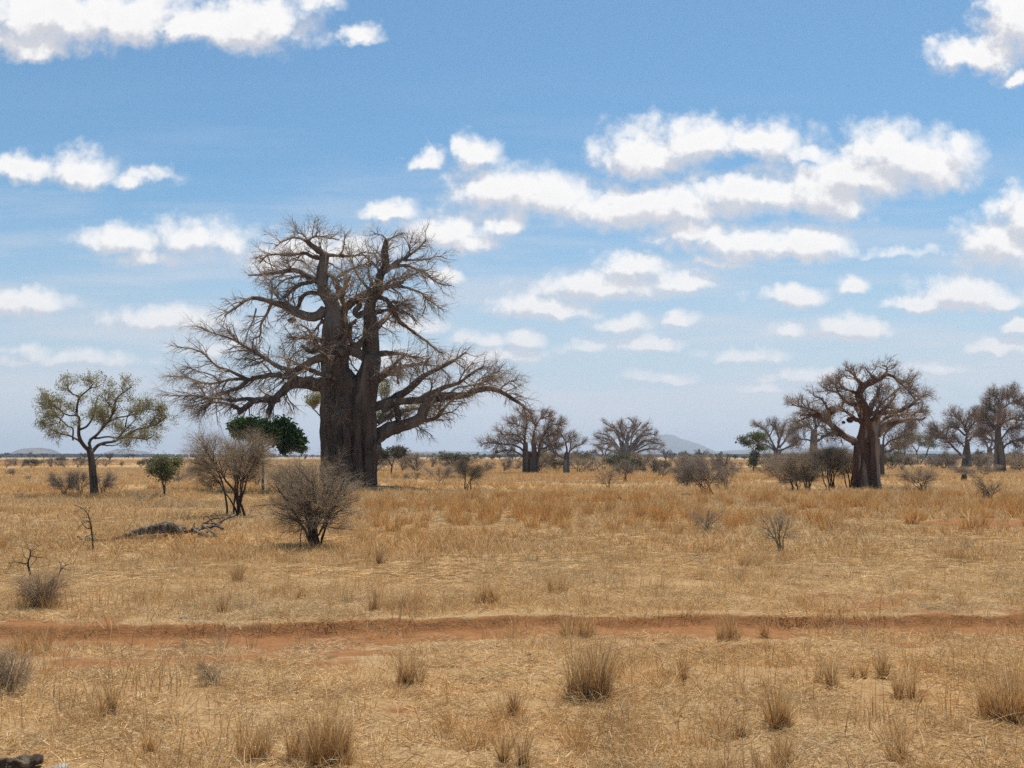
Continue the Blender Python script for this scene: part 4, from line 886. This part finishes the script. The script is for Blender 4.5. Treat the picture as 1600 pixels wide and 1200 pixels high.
# ------------------------------------------------------------------ grass
STRAW = [(.63, .445, .215), (.71, .525, .29), (.52, .345, .16), (.40, .245, .11), (.80, .63, .39)]
OCHRE = [(.54, .29, .10), (.62, .38, .15), (.40, .19, .065), (.68, .47, .22)]
BROWN = [(.42, .235, .09), (.52, .32, .13), (.28, .145, .06), (.62, .43, .21)]
GREYS = [(.42, .31, .19), (.33, .235, .14), (.52, .40, .26)]
def blades(geo, rng, cx, cy, n, h, w, lean, cols, spread, droop=.25, K=4, flat=False, z0=0.0):
    """n curved ribbons rooted around (cx, cy) arrays or scalars"""
    cx = np.broadcast_to(cx, (n,)); cy = np.broadcast_to(cy, (n,))
    a = rng.random(n) * 2 * math.pi; rr = rng.random(n) ** .6 * spread
    x = cx + np.cos(a) * rr; y = cy + np.sin(a) * rr
    b = a + rng.normal(size=n) * .9; L = rng.uniform(h[0], h[1], n); le = rng.uniform(lean[0], lean[1], n)
    s = np.linspace(0, 1, K)
    P = np.zeros((n, K, 3)); an = le.copy(); p = np.stack([x, y, np.full(n, z0) + (rng.uniform(0.003, .03, n) if flat else -.01)], 1); P[:, 0] = p
    dr = droop * rng.uniform(.2, 1.8, n); wob = 0
    for k in range(1, K):
        b = b + rng.normal(size=n) * (.12 if flat else .2)
        st = np.stack([np.cos(b) * np.sin(an), np.sin(b) * np.sin(an), np.cos(an)], 1) * (L / (K - 1))[:, None]
        p = p + st; P[:, k] = p; an = an + dr
    if flat: P[..., 2] = np.clip(P[..., 2], .003, .06)
    T = P[:, -1] - P[:, 0]; sd_ = rng.normal(size=(n, 3)); sd_ = np.cross(T, sd_); sd_ /= np.linalg.norm(sd_, axis=1, keepdims=True) + 1e-9
    ww = rng.uniform(w[0], w[1], n)[:, None] * np.linspace(1, .25, K)[None]
    A = P + sd_[:, None] * ww[..., None]; B = P - sd_[:, None] * ww[..., None]
    V = np.stack([A, B], 2).reshape(-1, 3)
    i = np.arange(n)[:, None] * K * 2 + np.arange(K - 1)[None] * 2
    q = np.stack([i, i + 1, i + 3, i + 2], -1).reshape(-1, 4)
    c = np.asarray(cols)[rng.integers(0, len(cols), n)] * rng.uniform(.8, 1.2, (n, 1))
    geo.add(V, quads=q, col=np.repeat(c, K * 2, 0))
PATCH = bpy.data.collections.new('grass_patches')
def patch(idx, fn, smooth=False):
    g = Geo(); fn(g, np.random.default_rng(300 + idx)); o = g.build('grass_patch_%02d' % idx, M['grassblade'], smooth=smooth); COL.objects.unlink(o); PATCH.objects.link(o)
def p_litter(n, r, L, w):
    def f(g, rng):
        a = rng.random(n) * 2 * math.pi; q = np.sqrt(rng.random(n)) * r
        blades(g, rng, np.cos(a) * q, np.sin(a) * q, n, L, w, (1.1, 1.62), STRAW, .03, .05, 3, True)
    return f
def p_short(n, r, h, w, cols, ntuft, lean=(.05, .7)):
    def f(g, rng):
        a = rng.random(ntuft) * 2 * math.pi; q = np.sqrt(rng.random(ntuft)) * r; k = rng.integers(0, ntuft, n)
        blades(g, rng, (np.cos(a) * q)[k], (np.sin(a) * q)[k], n, h, w, lean, cols, .06, .2, 4)
    return f
def p_tuft(n, h, w, cols, sp, lean=(.0, .45), stems=8):
    def f(g, rng):
        blades(g, rng, 0, 0, n, h, w, lean, cols, sp, .16, 4)
        blades(g, rng, 0, 0, n // 3, (h[0] * .3, h[1] * .5), w, (.2, 1.0), cols, sp * 1.2, .2, 3)
        blades(g, rng, 0, 0, stems, (h[1] * .9, h[1] * 1.3), (w[0] * .6, w[0] * .8), (0, .3), cols, sp * .8, .05, 4)
    return f
def p_weed(n, h, r):
    def f(g, rng):
        a = rng.random(6) * 2 * math.pi; q = rng.random(6) * r
        k = rng.integers(0, 6, n); blades(g, rng, (np.cos(a) * q)[k], (np.sin(a) * q)[k], n, h, (.002, .004), (0, .5), GREYS, .05, .05, 4)
    return f
NP = 0
for i in range(4): patch(NP, p_litter(330, .42, (.03, .15), (.0018, .0042))); NP += 1          # 0-3 litter, near
for i in range(4): patch(NP, p_short(130, .5, (.05, .26), (.0018, .0036), STRAW + OCHRE[:2], 22, (.05, .95))); NP += 1  # 4-7 short, near
for i in range(4): patch(NP, p_tuft(55, (.10, .42), (.002, .004), OCHRE + BROWN[:2], .14, (.0, .6))); NP += 1       # 8-11 tufts
for i in range(3): patch(NP, p_weed(40, (.12, .38), .35)); NP += 1                              # 12-14 grey weeds
for i in range(4): patch(NP, p_short(520, 2.4, (.16, .45), (.006, .012), STRAW + OCHRE[:1], 60)); NP += 1    # 15-18 mid field cover
for i in range(3): patch(NP, p_tuft(130, (.35, .85), (.006, .012), OCHRE, .28)); NP += 1        # 19-21 tall ochre tufts, mid
for i in range(3): patch(NP, p_short(420, 9, (.2, .6), (.03, .06), STRAW + OCHRE, 110)); NP += 1  # 22-24 far cover
for i in range(3): patch(NP, p_litter(700, 2.2, (.2, .6), (.006, .011))); NP += 1               # 25-27 litter, mid
for i in range(4): patch(NP, p_short(34, .45, (.14, .46), (.0016, .0032), OCHRE + BROWN[1:] + STRAW[:2], 13, (.0, .28))); NP += 1   # 28-31 standing stalks
pts = []      # x, y, variant, scale, tint, grey
grng = np.random.default_rng(5)
def sow(n, y0, y1, var, sc, prob, tint=lambda x, y: 0 * x, grey=lambda x, y: 0 * x, margin=1.0):
    y = np.sqrt(grng.random(n) * (y1 ** 2 - y0 ** 2) + y0 ** 2); x = (grng.random(n) * 2 - 1) * (y * .54 + margin)
    keep = grng.random(n) < prob(x, y); x, y = x[keep], y[keep]; m = len(x)
    s = grng.uniform(sc[0], sc[1], m)
    pts.append(np.stack([x, y, grng.integers(var[0], var[1], m), s, np.clip(tint(x, y), 0, 1), np.clip(grey(x, y), 0, 1)], 1))
def area(y0, y1): return .54 * (y1 ** 2 - y0 ** 2)
clump = lambda x, y: smst(-.1, .75, sn(x, y, .62, 4.4) + .45 * sn(x, y, 1.9, .4))
orange = lambda x, y: smst(-.3, .8, sn(x, y, .33, 7.7) + .35 * sn(x, y, 1.1, 3.4)) * .8 + .1
greyz = lambda x, y: smst(.1, .8, sn(x, y, .5, 1.9)) * .8
dens_l = lambda x, y: (1 - .72 * smst(.15, .85, soil(x, y))) * (1 - smst(-.32, -.2, road_edge(x) - y) * (1 - smst(.55, .75, road_edge(x) - y)))
sow(int(area(6.6, 24) * 5.2), 6.6, 24, (0, 4), (.8, 1.25), dens_l, lambda x, y: orange(x, y) * .45, greyz)
sow(int(area(6.6, 26) * 3.8), 6.6, 26, (4, 8), (.7, 1.4), lambda x, y: (1 - .85 * smst(.2, .7, soil(x, y))) * (.35 + .65 * clump(x, y)), lambda x, y: orange(x, y) * .8, greyz)
sow(int(area(6.7, 34) * 3.2), 6.7, 34, (28, 32), (.5, 1.45), lambda x, y: (1 - .9 * smst(.2, .7, soil(x, y))) * (.12 + .88 * smst(-.15, .6, sn(x, y, .8, 5.5) + .4 * sn(x, y, 2.3, 1.4))), lambda x, y: orange(x, y) * .9)
sow(int(area(6.8, 36) * 2.5), 6.8, 36, (8, 12), (.45, 1.15), lambda x, y: (1 - .75 * smst(.2, .7, soil(x, y))) * clump(x, y) ** 1.5, lambda x, y: orange(x, y) * .5 - .1)
sow(int(area(6.8, 34) * .3), 6.8, 34, (12, 15), (.6, 1.5), lambda x, y: (1 - .8 * smst(.2, .7, soil(x, y))) * (.25 + .6 * smst(0, .8, sn(x, y, .5, 1.9))))
sow(int(area(22, 64) * .42), 22, 64, (25, 28), (.7, 1.2), dens_l, lambda x, y: orange(x, y) * .5, greyz)
sow(int(area(24, 70) * .34), 24, 70, (15, 19), (.6, 1.15), lambda x, y: (1 - .8 * smst(.3, .8, soil(x, y))) * (.45 + .55 * clump(x, y)), lambda x, y: orange(x * .6, y), greyz)
band = lambda x, y: smst(31, 36, y) * (1 - smst(54, 66, y)) * smst(-.30, -.02, x / y)
sow(int(area(30, 68) * .95), 30, 68, (19, 22), (.45, 1.0), lambda x, y: (1 - smst(.3, .7, soil(x, y))) * np.clip(band(x, y) * (.25 + .75 * smst(-.4, .5, sn(x * .5, y, .5, 2.2))), 0, 1), lambda x, y: orange(x * .7, y * 1.2))
sow(int(area(24, 150) * .05), 24, 150, (19, 22), (.4, .9), lambda x, y: clump(x, y), orange, margin=4)
sow(int(area(60, 200) * .12), 60, 200, (15, 19), (.9, 1.6), lambda x, y: .35 + .65 * smst(-.3, .6, sn(x * .4, y, .09, 3.3)), lambda x, y: orange(x * .2, y * .4), lambda x, y: greyz(x * .1, y * .3), margin=6)
sow(int(area(110, 700) * .0075), 110, 700, (22, 25), (.7, 1.3), lambda x, y: .4 + .6 * smst(-.3, .6, sn(x * .3, y, .03, 3.3)), lambda x, y: orange(x * .05, y * .1), lambda x, y: greyz(x * .03, y * .08), margin=20)
G = np.concatenate(pts)
gm = bpy.data.meshes.new('grass'); gm.vertices.add(len(G))
co = np.stack([G[:, 0], G[:, 1], terrain(G[:, 0], G[:, 1])], 1).astype(np.float32); gm.vertices.foreach_set('co', co.ravel())
for nm, ty, arr in (('variant', 'INT', G[:, 2].astype(np.int32)), ('size', 'FLOAT', G[:, 3].astype(np.float32)), ('turn', 'FLOAT', (grng.random(len(G)) * 6.283).astype(np.float32)), ('tint', 'FLOAT', G[:, 4].astype(np.float32)), ('grey', 'FLOAT', G[:, 5].astype(np.float32))):
    a = gm.attributes.new(nm, ty, 'POINT'); a.data.foreach_set('value', arr)
gm.materials.append(M['grassblade'])
go_ = bpy.data.objects.new('grass', gm); COL.objects.link(go_); tag(go_, 'dry straw coloured grass and litter covering the plain', 'grass', kind='stuff')
ng = bpy.data.node_groups.new('sow_grass', 'GeometryNodeTree')
ng.interface.new_socket('Geometry', in_out='INPUT', socket_type='NodeSocketGeometry'); ng.interface.new_socket('Geometry', in_out='OUTPUT', socket_type='NodeSocketGeometry')
N = ng.nodes; Lk = ng.links; gi = N.new('NodeGroupInput'); go = N.new('NodeGroupOutput')
ci = N.new('GeometryNodeCollectionInfo'); ci.inputs['Collection'].default_value = PATCH; ci.inputs['Separate Children'].default_value = True; ci.inputs['Reset Children'].default_value = True
ip = N.new('GeometryNodeInstanceOnPoints'); ip.inputs['Pick Instance'].default_value = True
def attr(nm, ty):
    n = N.new('GeometryNodeInputNamedAttribute'); n.data_type = ty; n.inputs['Name'].default_value = nm; return n.outputs['Attribute']
Lk.new(gi.outputs[0], ip.inputs['Points']); Lk.new(ci.outputs[0], ip.inputs['Instance']); Lk.new(attr('variant', 'INT'), ip.inputs['Instance Index'])
cb = N.new('ShaderNodeCombineXYZ'); Lk.new(attr('turn', 'FLOAT'), cb.inputs[2]); Lk.new(cb.outputs[0], ip.inputs['Rotation']); Lk.new(attr('size', 'FLOAT'), ip.inputs['Scale'])
Lk.new(ip.outputs[0], go.inputs[0])
md = go_.modifiers.new('sow', 'NODES'); md.node_group = ng
print('grass instances', len(G))

# grass clumps that stand out one by one
def clump_thing(px, py, hpx, wpx, cols, label, seed, n=260, lean=(0, .4), name='grass_clump'):
    hpx *= 1.0; wpx *= 1.05; n = int(n * 1.15)
    rng = np.random.default_rng(seed); D = dist(px, py); k = D / F; x = at(px, py, D)[0]; h = hpx * k; g = Geo()
    sp = wpx * k * .30
    m = max(3, n // 70)
    for j in range(m):
        cx, cy = rng.normal(size=2) * sp * np.array([.75, .5]); hh = h * rng.uniform(.4, 1.1); nn = int(n / m * rng.uniform(.5, 1.2))
        tilt = rng.normal() * .12
        blades(g, rng, cx, cy, nn, (hh * .35, hh * 1.0), (.0018, .0042), (0, .20 + abs(tilt)), cols + STRAW[2:4], sp * rng.uniform(.2, .45), .11, 5)
        blades(g, rng, cx, cy, nn // 2, (hh * .15, hh * .5), (.002, .0045), (.2, 1.3), cols + BROWN, sp * .55, .25, 4)
    blades(g, rng, 0, 0, n // 5, (h * .25, h * .6), (.0018, .004), (.9, 1.5), STRAW, sp * 1.6, .12, 4)
    blades(g, rng, 0, 0, n // 12, (h * .7, h * 1.15), (.0013, .0022), (0, .45), STRAW, sp, .08, 5)
    o = g.build(name, M['grasstuft'], smooth=False, loc=(x, D, gz(x, D))); tag(o, label, 'grass clump', 'clumps of tall dry grass')
CL = [(70,950,46,70,BROWN,'brown grass matted round the thorn heap at the left edge',500),(922,1093,112,84,BROWN,'tallest brown grass clump, in the middle foreground',900),(637,1065,62,44,BROWN,'round dark based grass clump below the track, left of the middle',420),(500,1180,108,96,OCHRE,'wide orange grass stand in the lower left foreground',900),(400,1178,80,60,OCHRE,'loose orange grass left of the wide orange stand',200),
 (785,1112,58,46,BROWN,'short upright brown clump between the two tall foreground ones',260),(1222,1138,76,56,OCHRE,'orange clump with a dark foot, lower right of the middle',420),(1385,1062,56,30,BROWN,'narrow brown clump below the track on the right',240),(1338,1064,40,30,OCHRE,'small orange clump left of the narrow brown one',180),
 (1300,1078,58,50,BROWN,'greyish brown clump right of the middle below the track',320),(1578,1132,110,90,OCHRE,'large reddish orange clump at the lower right edge',900),(895,978,74,74,OCHRE,'reddish clump standing on the near side of the track at the middle',520),(1140,981,62,42,OCHRE,'pointed reddish clump on the track right of the middle',360),
 (1195,975,46,24,OCHRE,'small reddish clump on the track right of the pointed one',140),(752,946,50,30,BROWN,'pair leader of brown clumps just above the track',240),(776,946,44,24,OCHRE,'orange clump right beside the brown clump above the track',200),(590,886,52,22,BROWN,'narrow pale brown clump alone above the middle left',220),
 (1495,875,34,66,OCHRE,'wide low orange clump below the red soil mound',420),(1172,887,36,44,OCHRE,'orange clump with a dark foot right of the middle above the track',300),(366,908,44,40,BROWN,'olive brown clump left of the nearest bush',260),(606,953,64,60,BROWN,'broad straw clump above the track with a dark hole at its foot',300),
 (880,928,50,34,OCHRE,'orange clump above the track at the middle',220),(346,955,36,44,BROWN,'low clump above the track on the left',200),(30,1010,58,100,OCHRE,'matted orange grass on the track at the left edge',600),(1409,1100,64,50,OCHRE,'sparse orange clump in the lower right',160),
 (1060,1062,54,60,BROWN,'faded clump right of the tallest brown clump',200),(245,1173,50,36,OCHRE,'little orange clump in the lower left foreground',160),(165,1118,70,30,BROWN,'upright straw clump with long pale blades at the lower left',120),(820,1196,76,50,BROWN,'brown clump cut by the bottom edge left of the middle',240),
 (985,828,30,34,OCHRE,'orange clump in the far band of grass, middle',160),(1310,828,34,20,OCHRE,'dark footed clump left of the red soil mound',160),(1405,1196,110,26,BROWN,'tall thin brown stalks at the bottom edge on the right',70),(1150,1155,40,44,BROWN,'small reddish weed clump at the lower right of the middle',140),(1225,1198,56,50,OCHRE,'orange clump cut by the bottom edge on the right',240),(467,933,46,14,BROWN,'thin upright tuft below the nearest bush',70)]
for i, (px, py, h, wd, cols, lab, n) in enumerate(CL): clump_thing(px, py, h, wd, cols, lab, 500 + i, n)

# ------------------------------------------------------------------ fallen tree, dead twigs, stones, nests
def poly_tubes(g, D, specs, rng, sides=9, wob=.01):
    for pts, w0, w1, dd in specs:
        r = resample(pts, 14); s = np.linspace(0, 1, 14); P = np.array([at(a, b, D + dd[0] + (dd[1] - dd[0]) * t) for (a, b), t in zip(r, s)])
        P[1:-1] += rng.normal(size=(12, 3)) * wob
        g.tubes(P[None], ((w0 + (w1 - w0) * s) * (1 + .12 * rng.normal(size=14)) / 2 / F * D)[None], sides, cap=True, lobes=(3, .12, rng.random() * 6))
rng = np.random.default_rng(71)
D = dist(220, 846); lx = at(220, 846, D)[0]; org = (lx, D, gz(lx, D))
root = empty('fallen_tree', org, 'weathered fallen tree trunk broken into pieces lying left of the nearest bush', 'fallen tree')
g = Geo(); poly_tubes(g, D, [([(205,837),(220,832),(240,827),(262,825),(286,830)], 16, 19, (0, .6)), ([(158,848),(176,844),(192,841),(208,836)], 9, 13, (-.6, 0)), ([(212,841),(235,838),(262,836)], 7, 6, (-.25, .2))], rng)
remeshed(g, 'trunk', M['deadwood'], root, org, .022, .028, sc=9, stretch=2)
BR = [([(120,852),(132,846),(145,843),(156,848)], 6, 8, (-1.2, -.6)), ([(112,856),(128,858),(150,856)], 4, 2.5, (-1.4, -1.0)), ([(128,850),(136,838),(150,834)], 3, 1.5, (-1, -.8)), ([(345,846),(332,832),(316,820)], 4, 2, (0, .8)), ([(300,826),(316,836),(334,838)], 5, 2.5, (.5, .3)), ([(348,826),(336,818),(322,818)], 4, 2, (.6, 1.2)), ([(121,837),(126,842),(134,844)], 2.5, 3.5, (-1, -.9)), ([(288,832),(305,828),(325,823),(345,815),(368,804)], 6, 4, (.6, 2.2)), ([(316,820),(330,812),(352,809)], 4, 2, (1.5, 2)), ([(302,829),(304,816)], 2.5, 1.2, (.8, .8)), ([(291,832),(290,824)], 2.5, 1.2, (.6, .6)),
 ([(330,806),(334,802),(340,806)], 2, 1.4, (1.5, 1.8)), ([(322,825),(340,822),(350,826)], 4, 2.5, (.8, .7)), ([(312,832),(326,838),(338,845)], 5, 3, (.5, .2)), ([(338,846),(350,842),(352,836)], 4, 2.5, (0, .2)), ([(324,832),(330,824),(345,818)], 4, 2.5, (.6, 1.4)), ([(345,852),(340,844),(335,836)], 3, 1.5, (-.2, .2)),
 ([(332,815),(322,806),(318,812)], 2, 1, (1.3, 1.5)), ([(176,842),(180,838)], 3, 2, (-.3, -.3)), ([(300,834),(312,828),(318,820)], 5, 3, (.4, .9))]
for sp_ in BR:
    g = Geo(); poly_tubes(g, D, [sp_], rng, 7); g.build('branch', M['deadwood'], root, org)
g = Geo(); D2 = dist(325, 860); poly_tubes(g, D2, [([(313,858),(325,858.5),(338,858)], 4, 3, (0, .1))], rng); o = g.build('log', M['deadwood'], None, at(325, 860, D2), loc=at(325, 860, D2)); tag(o, 'short log lying in front of the broken right end of the fallen tree', 'log')
g = Geo(); D2 = dist(300, 884); poly_tubes(g, D2, [([(284,887),(298,884),(312,878)], 2.5, 4, (0, .3))], rng); o = g.build('log', M['deadwood'], None, at(300, 884, D2), loc=at(300, 884, D2)); tag(o, 'thin grey stick lying in the grass below the fallen tree', 'stick')
# corner log at the bottom left
D3 = dist(30, 1199); o3 = at(30, 1199, D3); g = Geo()
poly_tubes(g, D3, [([(-60,1200),(-10,1197),(30,1193),(66,1186)], 26, 17, (0, .1)), ([(-40,1186),(10,1189),(50,1192)], 10, 5, (-.05, .05))], rng)
root = empty('fallen_log', o3, 'dark weathered log cut off by the bottom left corner', 'log'); remeshed(g, 'trunk', M['deadwood'], root, o3, .008, .012, sc=22, stretch=2)
def dead_twig(name, label, base, limbs, seed, n1=14, n2=40, s=1.0, mat='stem_dark'):
    rng = np.random.default_rng(seed); D = dist(*base); x = at(*base, D)[0]; org = (x, D, gz(x, D))
    P, Rd = snap_limbs(D, limbs, rng, K=12, dscale=.2, wob=.006); g = Geo(); g.tubes(P, Rd, 6)
    a = grow(P, Rd, n1, rng, (.15 * s, .5 * s), (30, 70), (.3, 1), wob=.25, K=5, rad=.6, rmax=.01); g.tubes(a[0], a[1], 4)
    b = grow(a[0], a[1], n2, rng, (.08 * s, .25 * s), (30, 70), (.2, 1), wob=.25, K=4, rad=.7, rmax=.005); g.tubes(b[0], b[1], 3)
    o = g.build(name, M[mat], None, org, loc=org); tag(o, label, 'dead branch')
dead_twig('dead_branch', 'curved dead branch standing up beside the left end of the fallen tree', (146, 862), [([(146,864),(143,830),(140,812),(134,798),(124,792),(116,789)], 3.2, 1), ([(143,826),(134,824),(126,815)], 2, .8)], 81, 16, 60)
dead_twig('dead_branch', 'dark twisted dead branch above the thorn heap at the left edge', (50, 905), [([(50,908),(46,892),(44,880),(47,868),(47,858)], 4.5, 1.5), ([(44,880),(34,880),(24,878),(14,880)], 2, .8), ([(47,868),(56,870),(66,872)], 2, .8)], 82, 20, 70)
dead_twig('dead_branch', 'thin bent dead branch right of the thorn heap', (90, 905), [([(90,906),(94,892),(102,884),(112,880)], 2, .8)], 83, 8, 20)

def rock(name, label, px, py, wpx, mat, seed, cat, group=None, sq=.6):
    rng = np.random.default_rng(seed); D = dist(px, py); x = at(px, py, D)[0]; r = wpx / 2 * D / F
    nt, nph = 14, 9; th = np.arange(nt) / nt * 2 * math.pi; ph = np.linspace(0, math.pi, nph)
    T, Ph = np.meshgrid(th, ph); d = np.stack([np.sin(Ph) * np.cos(T), np.sin(Ph) * np.sin(T), np.cos(Ph)], -1)
    a = rng.random(3) * 9; rad = r * (1 + .22 * np.sin(d[..., 0] * 3.1 + a[0]) * np.cos(d[..., 1] * 2.7 + a[1]) + .12 * np.sin(d[..., 2] * 6 + d[..., 0] * 5 + a[2]))
    V = d * rad[..., None] * np.array([1, .8, sq]); i = np.arange(nph - 1)[:, None] * nt + np.arange(nt)[None]; j = np.arange(nph - 1)[:, None] * nt + (np.arange(nt)[None] + 1) % nt
    q = np.stack([i, j, j + nt, i + nt], -1).reshape(-1, 4)
    o = link(name, raw_mesh(name, V.reshape(-1, 3), [q]), M[mat], loc=(x, D, gz(x, D) + r * sq * .5)); tag(o, label, cat, group)
rock('stone', 'pale flat stone beside the corner log', 94, 1198, 28, 'stone', 1, 'stone', sq=.35)
rock('stone', 'small white stone on the upper edge of the track', 287, 964, 10, 'stone', 2, 'stone')
rock('termite_mound', 'small dark stump shaped termite mound left of the flat topped grey bush', 1507, 751, 8, 'dung', 3, 'mound', sq=1.8)
DK = [(752,1058,7),(827,1021,7),(963,1013,4),(1005,1024,6),(1163,1010,5),(1363,1010,5),(1476,1048,8),(1538,865,5),(1595,894,5),(1028,1192,8),(1014,1124,5),(243,1092,8),(204,1090,6),(218,1094,9),(1165,898,6),(1480,900,5),(461,1066,5),(1298,992,5),(1505,825,8),(1505,890,5)]
for i, (px, py, wp) in enumerate(DK): rock('dirt_clod', 'small dark clod lying on the dry grass', px, py, wp, 'dung', 30 + i, 'clod', 'dark clods scattered on the ground')
def nest(px, py, wpx, D, label, seed):
    rng = np.random.default_rng(seed); c = at(px, py, D); r = wpx / 2 * D / F * .72; g = Geo()
    n = 420; d = rng.normal(size=(n, 3)); d /= np.linalg.norm(d, axis=1, keepdims=True); p = d * r * rng.uniform(.45, .95, (n, 1)) * np.array([1, 1, .85])
    t = np.cross(d, rng.normal(size=(n, 3))); t /= np.linalg.norm(t, axis=1, keepdims=True); t = t + rng.normal(size=(n, 3)) * .35
    s = np.linspace(-1, 1, 4)[None, :, None]; P = p[:, None] + t[:, None] * s * r * .45; P[:, [0, 3]] *= .93
    g.tubes(P, np.full((n, 4), r * .035), 3); o = g.build('weaver_nest', M['nest'], loc=c); tag(o, label, 'bird nest', 'twig nests in the baobabs')
DR = dist(1355, 768); DA = dist(830, 742)
nest(1328, 656, 15, DR - .8, 'reddish round twig nest in the middle of the reddish baobab', 1); nest(1300, 641, 20, DR - .6, 'large ragged twig nest in the left crown of the reddish baobab', 2)
nest(1318, 660, 8, DR - .5, 'smallest twig nest, left of the reddish round nest', 5)
nest(752, 696, 4.5, DA, 'tiny dark nest at the left tip of the column trunked baobab', 3); nest(776, 706, 8, DA, 'brown nest on the lowest left limb of the column trunked baobab', 4)
nest(1150, 691, 5, dist(1177, 738), 'dark nest at the left tip of the green acacia', 6)

# ------------------------------------------------------------------ haze
hb = bpy.data.meshes.new('haze'); x0, x1, y0, y1, z0, z1 = -62000, 62000, -200, 17500, -2.0, 235
hb.from_pydata([(x0, y0, z0), (x1, y0, z0), (x1, y1, z0), (x0, y1, z0), (x0, y0, z1), (x1, y0, z1), (x1, y1, z1), (x0, y1, z1)], [], [(0, 3, 2, 1), (4, 5, 6, 7), (0, 1, 5, 4), (1, 2, 6, 5), (2, 3, 7, 6), (3, 0, 4, 7)])
hz = bpy.data.materials.new('haze'); hz.use_nodes = True; hz.node_tree.nodes.clear()
pv = hz.node_tree.nodes.new('ShaderNodeVolumePrincipled'); ho = hz.node_tree.nodes.new('ShaderNodeOutputMaterial'); hz.node_tree.links.new(pv.outputs[0], ho.inputs['Volume'])
pv.inputs['Color'].default_value = (.80, .88, 1, 1); pv.inputs['Density'].default_value = 1.25e-4; pv.inputs['Anisotropy'].default_value = .3
ho_ = link('haze', hb, hz); tag(ho_, 'thin pale blue haze over the plain', 'haze', kind='stuff')
